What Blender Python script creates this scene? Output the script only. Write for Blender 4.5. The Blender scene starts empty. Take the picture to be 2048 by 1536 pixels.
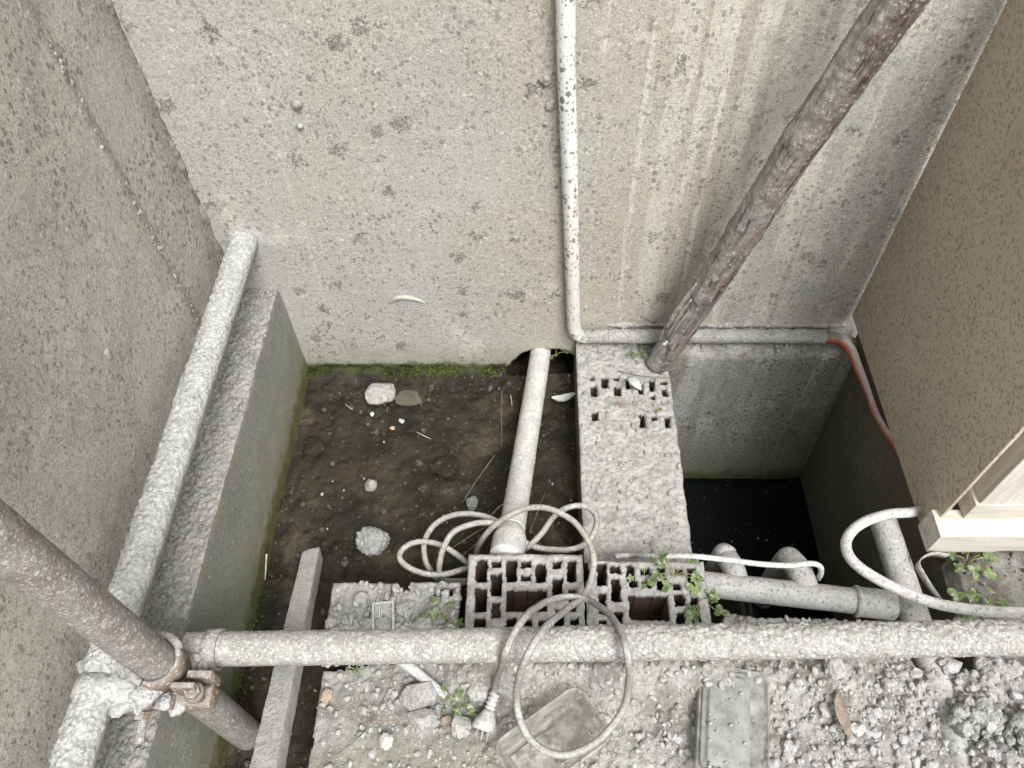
import bpy, math, random
import numpy as np
from mathutils import Matrix, Vector

# ------------------------------------------------------------------ camera, world, sun, exposure
S = bpy.context.scene
COL = S.collection
FPX = 1540.0
RC = np.array([[0.99951829, -0.001533, 0.03099753],
               [0.01973956, 0.80212145, -0.5968346],
               [-0.02394883, 0.59715897, 0.80176531]])
CP = np.array([0.0, -1.045, 1.35])
cam = bpy.data.cameras.new("Camera")
cam.sensor_width = 36.0
cam.lens = FPX / 2048 * 36.0
cam.clip_start = 0.02
cam.clip_end = 500
camo = bpy.data.objects.new("Camera", cam)
COL.objects.link(camo)
mw = Matrix([[*RC[0], CP[0]], [*RC[1], CP[1]], [*RC[2], CP[2]], [0, 0, 0, 1]])
camo.matrix_world = mw
S.camera = camo

SUN_EL, SUN_AZ = math.radians(56), math.radians(27)      # azimuth measured from -Y (behind camera) to +X (right)
sdir = Vector((math.cos(SUN_EL) * math.sin(SUN_AZ), -math.cos(SUN_EL) * math.cos(SUN_AZ), math.sin(SUN_EL)))
W = bpy.data.worlds.new("World")
S.world = W
W.use_nodes = True
nt = W.node_tree
nt.nodes.clear()
sky = nt.nodes.new("ShaderNodeTexSky")
sky.sky_type = 'NISHITA'
sky.sun_disc = False
sky.sun_elevation = SUN_EL
sky.sun_rotation = math.atan2(sdir.x, sdir.y)
sky.air_density = 1.0
sky.dust_density = 6.0
sky.ozone_density = 1.0
hs = nt.nodes.new("ShaderNodeHueSaturation")
hs.inputs['Saturation'].default_value = 0.12
bg = nt.nodes.new("ShaderNodeBackground")
bg.inputs[1].default_value = 0.115
wo = nt.nodes.new("ShaderNodeOutputWorld")
nt.links.new(sky.outputs[0], hs.inputs['Color'])
nt.links.new(hs.outputs[0], bg.inputs[0])
nt.links.new(bg.outputs[0], wo.inputs[0])
sl = bpy.data.lights.new("Sun", 'SUN')
sl.energy = 2.1
sl.angle = math.radians(24)
sl.color = (1.0, 0.985, 0.945)
so = bpy.data.objects.new("Sun", sl)
so.rotation_euler = sdir.to_track_quat('Z', 'Y').to_euler()
COL.objects.link(so)
S.view_settings.view_transform = 'Standard'
S.view_settings.look = 'None'
S.view_settings.gamma = 1.0
S.view_settings.exposure = 0.64

random.seed(5)
RNG = np.random.default_rng(5)


def P(px, py, **k):
    """point of the place seen at a pixel of the 2048x1536 photograph, on the plane x=, y= or z="""
    d = RC @ np.array([px - 1024.0, 768.0 - py, -FPX])
    (a, v), = k.items()
    i = 'xyz'.index(a)
    return CP + (v - CP[i]) / d[i] * d


# ------------------------------------------------------------------ numpy noise
def _h(ix, iy, iz, s):
    n = (ix.astype(np.int64) * 73856093) ^ (iy.astype(np.int64) * 19349663) ^ (iz.astype(np.int64) * 83492791) ^ (s * 2654435761)
    n &= 0xFFFFFFFF
    n = ((n ^ (n >> 16)) * 0x45d9f3b) & 0xFFFFFFFF
    n = ((n ^ (n >> 16)) * 0x45d9f3b) & 0xFFFFFFFF
    n = n ^ (n >> 16)
    return n / 4294967295.0


def vnoise(p, s=0):
    i = np.floor(p)
    f = p - i
    f = f * f * (3 - 2 * f)
    x, y, z = i[:, 0], i[:, 1], i[:, 2]
    r = 0
    for a in (0, 1):
        wa = f[:, 0] if a else 1 - f[:, 0]
        for b in (0, 1):
            wb = f[:, 1] if b else 1 - f[:, 1]
            for c in (0, 1):
                wc = f[:, 2] if c else 1 - f[:, 2]
                r = r + wa * wb * wc * _h(x + a, y + b, z + c, s)
    return r * 2 - 1


def fbm(p, scale, octv=4, s=0, rough=0.5):
    p = np.asarray(p, float) * scale
    r, a, t = 0, 1.0, 0
    for o in range(octv):
        r = r + a * vnoise(p, s + o)
        t += a
        a *= rough
        p = p * 2.03 + 17.3
    return r / t


def worley(p, scale, s=0):
    p = np.asarray(p, float) * scale
    i = np.floor(p)
    best = np.full(len(p), 9.0)
    for a in (-1, 0, 1):
        for b in (-1, 0, 1):
            for c in (-1, 0, 1):
                q = i + np.array([a, b, c])
                g = np.stack([_h(q[:, 0], q[:, 1], q[:, 2], s + k) for k in (11, 12, 13)], 1)
                d = ((q + g - p) ** 2).sum(1)
                best = np.minimum(best, d)
    return np.sqrt(best)


# ------------------------------------------------------------------ mesh helpers
class MB:
    """collects numpy verts and faces for one mesh"""
    def __init__(self):
        self.v, self.f, self.n = [], [], 0

    def add(self, v, f):
        v = np.asarray(v, float).reshape(-1, 3)
        self.v.append(v)
        if isinstance(f, np.ndarray):
            self.f.extend((f + self.n).tolist())
        else:
            self.f.extend([[i + self.n for i in q] for q in f])
        self.n += len(v)
        return self

    def get(self):
        return np.concatenate(self.v), self.f


def mesh(name, v, f, mat, smooth=True):
    me = bpy.data.meshes.new(name)
    v = np.asarray(v, float)
    me.vertices.add(len(v))
    me.vertices.foreach_set('co', v.ravel())
    cnt = np.array([len(q) for q in f])
    tot = int(cnt.sum())
    me.loops.add(tot)
    me.loops.foreach_set('vertex_index', np.fromiter((i for q in f for i in q), int, tot))
    me.polygons.add(len(cnt))
    st = np.concatenate([[0], np.cumsum(cnt)[:-1]])
    me.polygons.foreach_set('loop_start', st)
    me.polygons.foreach_set('use_smooth', np.full(len(cnt), bool(smooth)))
    me.update(calc_edges=True)
    me.validate()
    me.materials.append(mat)
    return me


def tagit(o, label=None, cat=None, group=None, kind=None):
    if label: o['label'] = label
    if cat: o['category'] = cat
    if group: o['group'] = group
    if kind: o['kind'] = kind
    return o


def solo(name, vf, mat, label=None, cat=None, group=None, kind=None, smooth=True):
    """a top-level thing that is one mesh; its origin goes to the middle of its base"""
    v, f = vf.get() if isinstance(vf, MB) else vf
    v = np.asarray(v, float)
    lo, hi = v.min(0), v.max(0)
    o0 = np.array([(lo[0] + hi[0]) / 2, (lo[1] + hi[1]) / 2, lo[2]])
    o = bpy.data.objects.new(name, mesh(name, v - o0, f, mat, smooth))
    o.location = o0
    COL.objects.link(o)
    return tagit(o, label, cat, group, kind)


def empty(name, loc, label, cat, group=None):
    o = bpy.data.objects.new(name, None)
    o.location = loc
    o.empty_display_size = 0.02
    COL.objects.link(o)
    o['_o'] = 0
    del o['_o']
    return tagit(o, label, cat, group)


def wloc(o):
    l = np.array(o.location)
    while o.parent:
        o = o.parent
        l = l + np.array(o.location)
    return l


def part(name, parent, vf, mat, label=None, smooth=True):
    v, f = vf.get() if isinstance(vf, MB) else vf
    v = np.asarray(v, float)
    o0 = v.mean(0)
    o = bpy.data.objects.new(name, mesh(name, v - o0, f, mat, smooth))
    o.parent = parent
    o.location = o0 - wloc(parent)
    COL.objects.link(o)
    if label: o['label'] = label
    return o


def gridf(ny, nx):
    a = np.arange(ny * nx).reshape(ny, nx)
    return np.stack([a[:-1, :-1], a[:-1, 1:], a[1:, 1:], a[1:, :-1]], -1).reshape(-1, 4)


def box(x0, x1, y0, y1, z0, z1, bev=0.0):
    if bev <= 0:
        v = [(x, y, z) for z in (z0, z1) for y in (y0, y1) for x in (x0, x1)]
        f = [(0, 2, 3, 1), (4, 5, 7, 6), (0, 1, 5, 4), (2, 6, 7, 3), (0, 4, 6, 2), (1, 3, 7, 5)]
        return np.array(v, float), f
    import bmesh
    bm = bmesh.new()
    v, f = box(x0, x1, y0, y1, z0, z1)
    vs = [bm.verts.new(p) for p in v]
    for q in f:
        bm.faces.new([vs[i] for i in q])
    bmesh.ops.bevel(bm, geom=list(bm.edges), offset=bev, segments=2, affect='EDGES', profile=0.6)
    bm.verts.index_update()
    out = np.array([p.co[:] for p in bm.verts]), [[q.index for q in fc.verts] for fc in bm.faces]
    bm.free()
    return out


def densebox(x0, x1, y0, y1, z0, z1, step, amp, scale, seed, bulge=0.0, rnd=0.003):
    """a box whose faces are fine grids, rounded at the edges and roughened"""
    mb = MB()
    L = np.array([x1 - x0, y1 - y0, z1 - z0])
    lo = np.array([x0, y0, z0])
    n = np.maximum(2, np.ceil(L / step).astype(int) + 1)
    for ax in range(3):
        a, b = [k for k in range(3) if k != ax]
        for side in (0, 1):
            A, B = np.meshgrid(np.linspace(0, L[a], n[a]), np.linspace(0, L[b], n[b]), indexing='ij')
            v = np.zeros((A.size, 3))
            v[:, a] = A.ravel(); v[:, b] = B.ravel(); v[:, ax] = side * L[ax]
            c = np.clip(v, rnd, L - rnd)
            d = v - c
            l = np.linalg.norm(d, axis=1, keepdims=True) + 1e-9
            nn = d / l
            v = c + nn * rnd + lo
            am = fbm(v, scale, 4, seed) * amp + worley(v, scale * 2.2, seed) * amp * 0.8
            v = v + nn * am[:, None]
            f = gridf(n[a], n[b])
            flip = (ax == 1) != (side == 0)
            if flip: f = f[:, ::-1]
            mb.add(v, f)
    return mb


def spline(pts, n=8):
    p = np.asarray(pts, float)
    q = np.vstack([2 * p[0] - p[1], p, 2 * p[-1] - p[-2]])
    out = []
    for i in range(1, len(q) - 2):
        p0, p1, p2, p3 = q[i - 1], q[i], q[i + 1], q[i + 2]
        for t in np.linspace(0, 1, n, endpoint=False):
            out.append(0.5 * ((2 * p1) + (-p0 + p2) * t + (2 * p0 - 5 * p1 + 4 * p2 - p3) * t * t + (-p0 + 3 * p1 - 3 * p2 + p3) * t ** 3))
    out.append(p[-1])
    return np.array(out)


def resample(p, step):
    d = np.concatenate([[0], np.cumsum(np.linalg.norm(np.diff(p, axis=0), axis=1))])
    m = max(3, int(d[-1] / step) + 1)
    t = np.linspace(0, d[-1], m)
    return np.stack([np.interp(t, d, p[:, k]) for k in range(3)], 1)


def tube(path, r, segs=24, step=0.004, caps=True, disp=None):
    """sweep; r may be a function of 0..1; disp(points, normals) gives an offset along the normal"""
    p = resample(np.asarray(path, float), step)
    m = len(p)
    t = np.gradient(p, axis=0)
    t /= np.linalg.norm(t, axis=1, keepdims=True)
    u = np.cross(t[0], [0, 0, 1.0])
    if np.linalg.norm(u) < 0.1: u = np.cross(t[0], [0, 1.0, 0])
    u /= np.linalg.norm(u)
    U = [u]
    for i in range(1, m):
        u = U[-1] - t[i] * (U[-1] @ t[i])
        U.append(u / np.linalg.norm(u))
    U = np.array(U)
    V = np.cross(t, U)
    ang = np.linspace(0, 2 * math.pi, segs, endpoint=False)
    nrm = U[:, None] * np.cos(ang)[None, :, None] + V[:, None] * np.sin(ang)[None, :, None]
    rr = np.array([r(i / (m - 1)) for i in range(m)]) if callable(r) else np.full(m, r)
    v = p[:, None] + nrm * rr[:, None, None]
    vf_, nf = v.reshape(-1, 3), nrm.reshape(-1, 3)
    if disp is not None:
        vf_ = vf_ + nf * disp(vf_, nf)[:, None]
    a = np.arange(m * segs).reshape(m, segs)
    b = np.roll(a, -1, 1)
    f = np.stack([a[:-1], b[:-1], b[1:], a[1:]], -1).reshape(-1, 4).tolist()
    if caps:
        f.append(a[0][::-1].tolist())
        f.append(a[-1].tolist())
    return vf_, f


def hollow(path, r0, r1, segs=32, step=0.01):
    """open pipe with wall thickness"""
    v, f = tube(path, r0, segs, step, False)
    w, g = tube(path, r1, segs, step, False)
    n = len(v)
    m = n // segs
    ff = list(f) + [[i + n for i in q[::-1]] for q in g]
    for row, fl in ((0, 0), ((m - 1) * segs, 1)):
        for k in range(segs):
            q = [row + k, row + (k + 1) % segs, n + row + (k + 1) % segs, n + row + k]
            ff.append(q if fl else q[::-1])
    return np.concatenate([v, w]), ff


def ico(sub):
    import bmesh
    bm = bmesh.new()
    bmesh.ops.create_icosphere(bm, subdivisions=sub, radius=1)
    bm.verts.index_update()
    r = np.array([p.co[:] for p in bm.verts]), np.array([[q.index for q in fc.verts] for fc in bm.faces])
    bm.free()
    return r


ICO = {k: ico(k) for k in (1, 2, 3, 4, 5)}


def rotm(a, b, c):
    return np.array(Matrix.Rotation(a, 3, 'X') @ Matrix.Rotation(b, 3, 'Y') @ Matrix.Rotation(c, 3, 'Z'))


def rock(c, size, seed, sub=4, lump=0.35, crumb=0.1, rot=(0, 0, 0), cr=9, flat=0):
    v, f = ICO[sub]
    q = v + seed * 3.7
    r = 1 + lump * fbm(q, 1.1, 3, seed) * 1.3 + crumb * (0.5 - worley(q, cr / 3, seed)) + crumb * 0.6 * fbm(q, cr, 3, seed)
    w = v * r[:, None]
    for _ in range(flat):                                   # facets: broken faces
        d = RNG.normal(size=3); d /= np.linalg.norm(d)
        h = w @ d
        k = 0.62 + 0.2 * RNG.random()
        w = w - np.maximum(h - k, 0)[:, None] * d * 0.9
    w = w * np.asarray(size)
    return w @ rotm(*rot).T + np.asarray(c), f


# ------------------------------------------------------------------ materials
class Mat:
    def __init__(self, name):
        self.m = bpy.data.materials.new(name)
        self.m.use_nodes = True
        self.t = self.m.node_tree
        self.b = self.t.nodes['Principled BSDF']
        self.b.inputs['Roughness'].default_value = 0.9
        self.b.inputs['Specular IOR Level'].default_value = 0.25
        g = self.t.nodes.new("ShaderNodeNewGeometry")
        self.pos, self.nrm = g.outputs['Position'], g.outputs['Normal']

    def N(self, typ, ins=(), **props):
        n = self.t.nodes.new(typ)
        for k, v in props.items(): setattr(n, k, v)
        for k, v in (ins.items() if isinstance(ins, dict) else enumerate(ins)):
            if v is None: continue
            if isinstance(v, bpy.types.NodeSocket): self.t.links.new(v, n.inputs[k])
            else: n.inputs[k].default_value = v
        return n

    def math(self, op, a, b=None, c=None, clamp=False):
        return self.N("ShaderNodeMath", (a, b, c), operation=op, use_clamp=clamp).outputs[0]

    def vmul(self, v, s):
        return self.N("ShaderNodeVectorMath", (v, s), operation='MULTIPLY').outputs[0]

    def vadd(self, v, s):
        return self.N("ShaderNodeVectorMath", (v, s), operation='ADD').outputs[0]

    def rot(self, v, e):
        return self.N("ShaderNodeVectorRotate", {'Vector': v, 'Rotation': e}, rotation_type='EULER_XYZ').outputs[0]

    def noise(self, scale, detail=5, rough=0.6, vec=None, dist=0.0):
        return self.N("ShaderNodeTexNoise", {'Vector': vec or self.pos, 'Scale': scale, 'Detail': detail, 'Roughness': rough, 'Distortion': dist}).outputs['Fac']

    def step(self, x, lo, hi):
        return self.N("ShaderNodeMapRange", (x, lo, hi, 0.0, 1.0), interpolation_type='SMOOTHSTEP').outputs[0]

    def mix(self, fac, a, b, mode='MIX'):
        n = self.N("ShaderNodeMix", data_type='RGBA', blend_type=mode)
        for k, v in ((0, fac), (6, a), (7, b)):
            if isinstance(v, bpy.types.NodeSocket): self.t.links.new(v, n.inputs[k])
            else: n.inputs[k].default_value = v if k == 0 else (*v, 1.0)[:4]
        return n.outputs[2]

    def xyz(self, v=None):
        n = self.N("ShaderNodeSeparateXYZ", (v or self.pos,))
        return n.outputs

    def spots(self, scale, keep=0.5, rmax=0.4, soft=0.06, vec=None, rough=0.12, squash=None):
        """irregular specks: one per cell, a share of cells kept, each of its own size"""
        v = vec or self.pos
        if squash: v = self.vmul(v, squash)
        w = self.N("ShaderNodeTexNoise", {'Vector': v, 'Scale': scale * 2.2, 'Detail': 3.0, 'Roughness': 0.6}).outputs['Color']
        v = self.vadd(v, self.vmul(self.vadd(w, (-0.5, -0.5, -0.5)), (rough * 4 / scale,) * 3))
        n = self.N("ShaderNodeTexVoronoi", {'Vector': v, 'Scale': scale})
        c = self.N("ShaderNodeSeparateColor", (n.outputs['Color'],)).outputs[0]
        r = self.math('MULTIPLY', self.math('DIVIDE', self.math('SUBTRACT', c, 1 - keep), keep), rmax)
        return self.step(self.math('SUBTRACT', r, n.outputs['Distance']), 0.0, soft)

    def bump(self, h, strength=0.5, dist=0.002, prev=None):
        n = self.N("ShaderNodeBump", {'Strength': strength, 'Distance': dist, 'Height': h})
        if prev: self.t.links.new(prev, n.inputs['Normal'])
        return n.outputs[0]

    def done(self, col, bump=None, rough=None):
        if isinstance(col, bpy.types.NodeSocket): self.t.links.new(col, self.b.inputs['Base Color'])
        else: self.b.inputs['Base Color'].default_value = (*col, 1)
        if bump: self.t.links.new(bump, self.b.inputs['Normal'])
        if rough is not None:
            if isinstance(rough, bpy.types.NodeSocket): self.t.links.new(rough, self.b.inputs['Roughness'])
            else: self.b.inputs['Roughness'].default_value = rough
        return self.m


def concrete(name, cool, warm, dark, light, speck=1.0, blotch=0.5, streak=None, moss=None, warm_x=None, lightspeck=0.5, stain=0.5, bands=(), joint=None):
    m = Mat(name)
    x, y, z = m.xyz()[:3]
    big = m.step(m.noise(2.6, 4, 0.55), 0.40, 0.62)
    if warm_x:
        wx = m.math('MULTIPLY', m.step(x, warm_x[0], warm_x[1]), m.math('SUBTRACT', 1.0, m.step(x, warm_x[2], warm_x[3])))
        big = m.math('ADD', m.math('MULTIPLY', big, 0.45), m.math('MULTIPLY', wx, 0.55))
    col = m.mix(big, cool, warm)
    if streak:
        sv = m.vmul(m.pos, (1, 1, 0.055))
        s1 = m.step(m.noise(26, 3, 0.6, sv, 0.3), 0.50, 0.57)
        mask = m.math('MULTIPLY', m.step(x, streak[0], streak[1]), m.step(m.noise(5, 3, 0.6), 0.36, 0.52))
        col = m.mix(m.math('MULTIPLY', m.math('MULTIPLY', s1, mask), 0.85), col, light)
        s2 = m.step(m.noise(48, 2, 0.5, m.vmul(m.pos, (1, 1, 0.03))), 0.60, 0.68)
        col = m.mix(m.math('MULTIPLY', m.math('MULTIPLY', s2, m.step(x, streak[0], streak[1])), 0.35), col, dark)
    for (bx, bw, bs, sc_) in bands:
        wob = m.math('MULTIPLY', m.math('SUBTRACT', m.noise(5, 4, 0.7, m.vadd(m.vmul(m.pos, (0.05, 0.05, 1)), (bx * 9, 0, 0))), 0.5), sc_)
        dx = m.math('ABSOLUTE', m.math('SUBTRACT', m.math('ADD', x, wob), bx))
        k = m.math('SUBTRACT', 1.0, m.step(dx, bw * 0.6, bw))
        k = m.math('MULTIPLY', k, m.step(m.noise(9, 4, 0.7, m.vadd(m.vmul(m.pos, (1, 1, 0.5)), (bx * 5, 0, 0))), 0.36, 0.50))
        k = m.math('MULTIPLY', k, m.step(z, 0.14, 0.30))
        col = m.mix(m.math('MULTIPLY', k, bs), col, light)
    # stains and cloudy wear
    bigst = m.step(m.noise(2.7, 6, 0.7, m.vadd(m.pos, (7, 7, 3)), 0.5), 0.46, 0.66)
    col = m.mix(m.math('MULTIPLY', bigst, stain * 0.6), col, [c * 0.66 for c in cool])
    st = m.step(m.noise(7, 7, 0.68, None, 0.4), 0.52, 0.72)
    col = m.mix(m.math('MULTIPLY', st, stain), col, [c * 0.72 for c in cool])
    pk = m.step(m.noise(11, 4, 0.6, m.vadd(m.pos, (3.1, 0, 7))), 0.62, 0.74)
    col = m.mix(m.math('MULTIPLY', pk, 0.18), col, (0.46, 0.36, 0.29))
    yl = m.step(m.noise(6, 6, 0.65, m.vadd(m.pos, (9.1, 4, 1))), 0.60, 0.64)
    col = m.mix(m.math('MULTIPLY', yl, 0.55), col, light)
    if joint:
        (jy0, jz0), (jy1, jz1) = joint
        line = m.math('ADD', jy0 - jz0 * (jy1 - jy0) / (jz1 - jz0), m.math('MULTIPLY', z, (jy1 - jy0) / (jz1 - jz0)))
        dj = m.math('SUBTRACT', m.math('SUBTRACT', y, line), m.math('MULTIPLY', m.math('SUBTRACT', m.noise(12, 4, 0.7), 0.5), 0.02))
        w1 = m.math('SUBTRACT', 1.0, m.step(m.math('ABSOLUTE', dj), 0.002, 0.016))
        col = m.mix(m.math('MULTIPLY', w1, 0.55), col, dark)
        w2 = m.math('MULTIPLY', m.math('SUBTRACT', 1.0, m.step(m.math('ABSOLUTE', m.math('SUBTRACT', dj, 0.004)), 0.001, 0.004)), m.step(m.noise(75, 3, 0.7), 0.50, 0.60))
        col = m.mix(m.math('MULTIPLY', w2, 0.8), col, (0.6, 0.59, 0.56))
        cr = m.step(m.math('ADD', y, m.math('MULTIPLY', m.math('SUBTRACT', m.noise(9, 5, 0.7), 0.5), 0.10)), -0.060, 0.0)  # smear plus ambient shade painted in, darker towards the back corner
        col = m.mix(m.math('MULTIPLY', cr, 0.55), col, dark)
    # mottling
    col = m.mix(m.math('MULTIPLY', m.step(m.noise(110, 5, 0.78), 0.46, 0.60), 0.32), col, dark)
    col = m.mix(m.math('MULTIPLY', m.step(m.noise(300, 3, 0.75), 0.5, 0.60), 0.45), col, light)
    col = m.mix(m.math('MULTIPLY', m.step(m.noise(360, 2, 0.7, m.vadd(m.pos, (5, 9, 3))), 0.52, 0.62), 0.50), col, dark)
    # specks: fine, medium, splats
    dens = m.math('ADD', 0.25, m.math('MULTIPLY', 0.75, m.step(m.noise(5.0, 4, 0.65, m.vadd(m.pos, (1, 5, 2))), 0.36, 0.60)))
    a = m.math('MULTIPLY', m.spots(185, 0.75, 0.62, 0.14, rough=0.2), m.math('MULTIPLY', dens, 0.52 * speck))
    col = m.mix(a, col, dark)
    b = m.math('MULTIPLY', m.spots(112, 0.55, 0.56, 0.10, squash=(1, 1, 0.8), rough=0.2), m.math('MULTIPLY', dens, 0.70 * speck))
    col = m.mix(b, col, dark)
    tex = m.step(m.noise(260, 3, 0.8), 0.40, 0.60)
    c = m.math('MULTIPLY', m.spots(28, 0.24 * blotch + 0.05, 0.52, 0.12, rough=0.42), m.math('MULTIPLY', tex, 0.68 * blotch + 0.1))
    col = m.mix(c, col, [v * 0.55 for v in dark])
    lsp = m.math('MULTIPLY', m.spots(110, 0.22, 0.42, 0.06, m.vadd(m.pos, (4, 2, 8)), rough=0.2), lightspeck)
    col = m.mix(lsp, col, (0.66, 0.65, 0.62))
    h = m.math('ADD', m.noise(140, 5, 0.75), m.math('MULTIPLY', m.math('ADD', b, m.math('MULTIPLY', c, 1.5)), 0.9))
    bp = m.bump(h, 0.55, 0.0022)
    bp = m.bump(m.noise(16, 4, 0.6), 0.35, 0.006, bp)
    if moss is not None:
        edge = m.math('ADD', z, m.math('MULTIPLY', m.math('SUBTRACT', m.noise(24, 6, 0.75), 0.5), moss[2]))
        mk = m.math('SUBTRACT', 1.0, m.step(edge, moss[0], moss[1]))
        mk = m.math('MULTIPLY', mk, m.math('SUBTRACT', 1.0, m.step(x, -0.085, -0.06))) if moss[3] else mk
        gr = m.mix(m.step(m.noise(45, 5, 0.7), 0.35, 0.65), (0.018, 0.022, 0.008), (0.11, 0.12, 0.025))
        col = m.mix(mk, col, gr)
        halo = m.math('SUBTRACT', 1.0, m.step(edge, moss[1] - 0.01, moss[1] + 0.07))
        col = m.mix(m.math('MULTIPLY', halo, 0.35), col, (0.20, 0.21, 0.10))
        bp = m.bump(m.math('MULTIPLY', mk, m.noise(200, 4, 0.8)), 0.8, 0.006, bp)
    return m.done(col, bp, 0.92)


def dusty(name, base, dust, lo=-0.2, hi=0.6, grain=220, speck=0.5, flecks=0.0, rust=None, amount=1.0, bump=0.6, dark=(0.16, 0.155, 0.15), rough=0.9, fleckcol=(0.62, 0.6, 0.58), along=None, fs=1.0, crack=0.0):
    """material under cement dust that has settled on its upward faces"""
    m = Mat(name)
    z = m.xyz(m.nrm)[2]
    n1 = m.noise(18, 5, 0.7)
    k = m.math('ADD', z, m.math('MULTIPLY', m.math('SUBTRACT', n1, 0.5), 0.9))
    mask = m.math('MULTIPLY', m.step(k, lo, hi), amount)
    b = m.mix(m.noise(40, 5, 0.7, along and m.vmul(m.pos, along)), [c * 0.65 for c in base], [min(1, c * 1.35) for c in base])
    if rust:
        r = m.step(m.noise(30, 6, 0.7, m.vadd(m.pos, (5, 1, 2))), 0.48, 0.62)
        b = m.mix(m.math('MULTIPLY', r, 0.8), b, rust)
    d = m.mix(m.step(m.noise(33, 5, 0.7), 0.35, 0.7), [c * 0.80 for c in dust], dust)
    col = m.mix(mask, b, d)
    g = m.noise(grain, 4, 0.75)
    col = m.mix(m.math('MULTIPLY', m.step(g, 0.50, 0.58), 0.55), col, [c * 0.46 for c in dust])
    col = m.mix(m.math('MULTIPLY', m.step(m.noise(90, 5, 0.8, m.vadd(m.pos, (2, 7, 1))), 0.52, 0.62), 0.40), col, [c * 0.55 for c in dust])
    if crack:
        wv = m.N("ShaderNodeTexNoise", {'Vector': m.pos, 'Scale': 140.0, 'Detail': 4.0}).outputs['Color']
        vo = m.N("ShaderNodeTexVoronoi", {'Vector': m.vadd(m.pos, m.vmul(wv, (0.010, 0.010, 0.010))), 'Scale': 125.0}, feature='DISTANCE_TO_EDGE').outputs['Distance']
        ck = m.math('MULTIPLY', m.math('SUBTRACT', 1.0, m.step(vo, 0.02, 0.13)), m.step(m.noise(38, 4, 0.7, m.vadd(m.pos, (8, 2, 4))), 0.42, 0.58))
        col = m.mix(m.math('MULTIPLY', ck, crack), col, [c * 0.42 for c in dust])
    col = m.mix(m.math('MULTIPLY', m.spots(190, 0.7, 0.56, 0.12, rough=0.2), speck), col, dark)
    if flecks:
        col = m.mix(m.math('MULTIPLY', m.spots(210 * fs, 0.75, 0.62, 0.10, m.vadd(m.pos, (3, 3, 3)), rough=0.25), flecks), col, fleckcol)
        col = m.mix(m.math('MULTIPLY', m.spots(95 * fs, 0.40, 0.50, 0.08, m.vadd(m.pos, (7, 3, 3)), rough=0.28), flecks), col, fleckcol)
    bp = m.bump(m.math('ADD', g, m.math('MULTIPLY', m.noise(70, 5, 0.7), 1.4)), bump, 0.0022)
    if crack: bp = m.bump(ck, -0.8, 0.003, bp)
    return m.done(col, bp, rough)


M_WALL = concrete('concrete_back', (0.44, 0.44, 0.42), (0.42, 0.375, 0.305), (0.18, 0.178, 0.16), (0.64, 0.62, 0.55), 1.0, 0.9,
                  streak=(0.12, 0.30), moss=(0.006, 0.032, 0.085, True), warm_x=(-0.25, 0.05, 0.30, 0.46),
                  bands=((0.163, 0.005, 0.8, 0.03), (0.212, 0.024, 0.6, 0.02), (0.280, 0.0055, 0.85, 0.02), (0.318, 0.014, 0.6, 0.02), (0.372, 0.028, 0.65, 0.02), (0.10, 0.003, 0.4, 0.02), (-0.42, 0.004, 0.5, 0.03)), stain=0.35)
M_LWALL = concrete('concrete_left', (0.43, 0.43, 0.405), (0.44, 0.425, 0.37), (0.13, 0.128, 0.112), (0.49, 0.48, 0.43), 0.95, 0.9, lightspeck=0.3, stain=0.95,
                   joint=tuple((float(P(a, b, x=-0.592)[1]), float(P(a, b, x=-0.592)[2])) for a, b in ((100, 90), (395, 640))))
M_LEDGE = concrete('concrete_ledge', (0.275, 0.275, 0.235), (0.25, 0.253, 0.205), (0.11, 0.11, 0.085), (0.34, 0.34, 0.29), 0.25, 0.1, moss=(0.010, 0.060, 0.110, False), lightspeck=0.35)
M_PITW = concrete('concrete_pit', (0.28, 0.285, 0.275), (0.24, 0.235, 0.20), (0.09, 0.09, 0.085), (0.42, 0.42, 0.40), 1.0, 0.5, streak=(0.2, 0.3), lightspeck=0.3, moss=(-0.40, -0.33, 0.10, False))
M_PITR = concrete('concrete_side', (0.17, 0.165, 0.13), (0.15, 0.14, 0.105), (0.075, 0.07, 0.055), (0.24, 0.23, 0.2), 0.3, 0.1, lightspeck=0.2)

DUST = (0.47, 0.465, 0.45)
M_MORTAR = dusty('mortar', (0.36, 0.355, 0.335), DUST, -0.5, 0.5, 230, 0.45, bump=0.9, crack=0.75)
M_LTOP = dusty('ledge_mortar', (0.26, 0.255, 0.235), (0.40, 0.395, 0.38), -0.3, 0.7, 230, 0.5, bump=1.0, crack=0.9)
M_CRUST = dusty('crusted_tube', (0.31, 0.27, 0.23), (0.60, 0.60, 0.595), -0.35, 0.35, 260, 0.35, bump=1.0, crack=0.6)
M_FTUBE = dusty('splashed_tube', (0.29, 0.27, 0.245), (0.46, 0.45, 0.43), -0.45, 0.6, 260, 0.35, crack=0.3, flecks=0.62, bump=0.9, fleckcol=(0.62, 0.615, 0.60), fs=1.4)
M_POLE = dusty('rusty_pole', (0.285, 0.262, 0.25), (0.34, 0.32, 0.31), 0.9, 2.0, 260, 0.35, flecks=0.6, rust=(0.20, 0.16, 0.14), bump=0.8, fleckcol=(0.55, 0.535, 0.515), fs=1.6)
M_STEEL = dusty('rusty_clamp', (0.20, 0.155, 0.12), (0.42, 0.40, 0.37), 0.45, 1.25, 200, 0.3, flecks=0.4, rust=(0.16, 0.085, 0.045))
M_PVC = dusty('white_plastic', (0.50, 0.50, 0.48), (0.62, 0.615, 0.59), -0.3, 0.8, 260, 0.3, bump=0.3, rough=0.6)
M_PVCG = dusty('grey_plastic', (0.33, 0.33, 0.325), (0.52, 0.515, 0.50), 0.0, 0.9, 240, 0.7, bump=0.5, rough=0.75)
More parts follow.
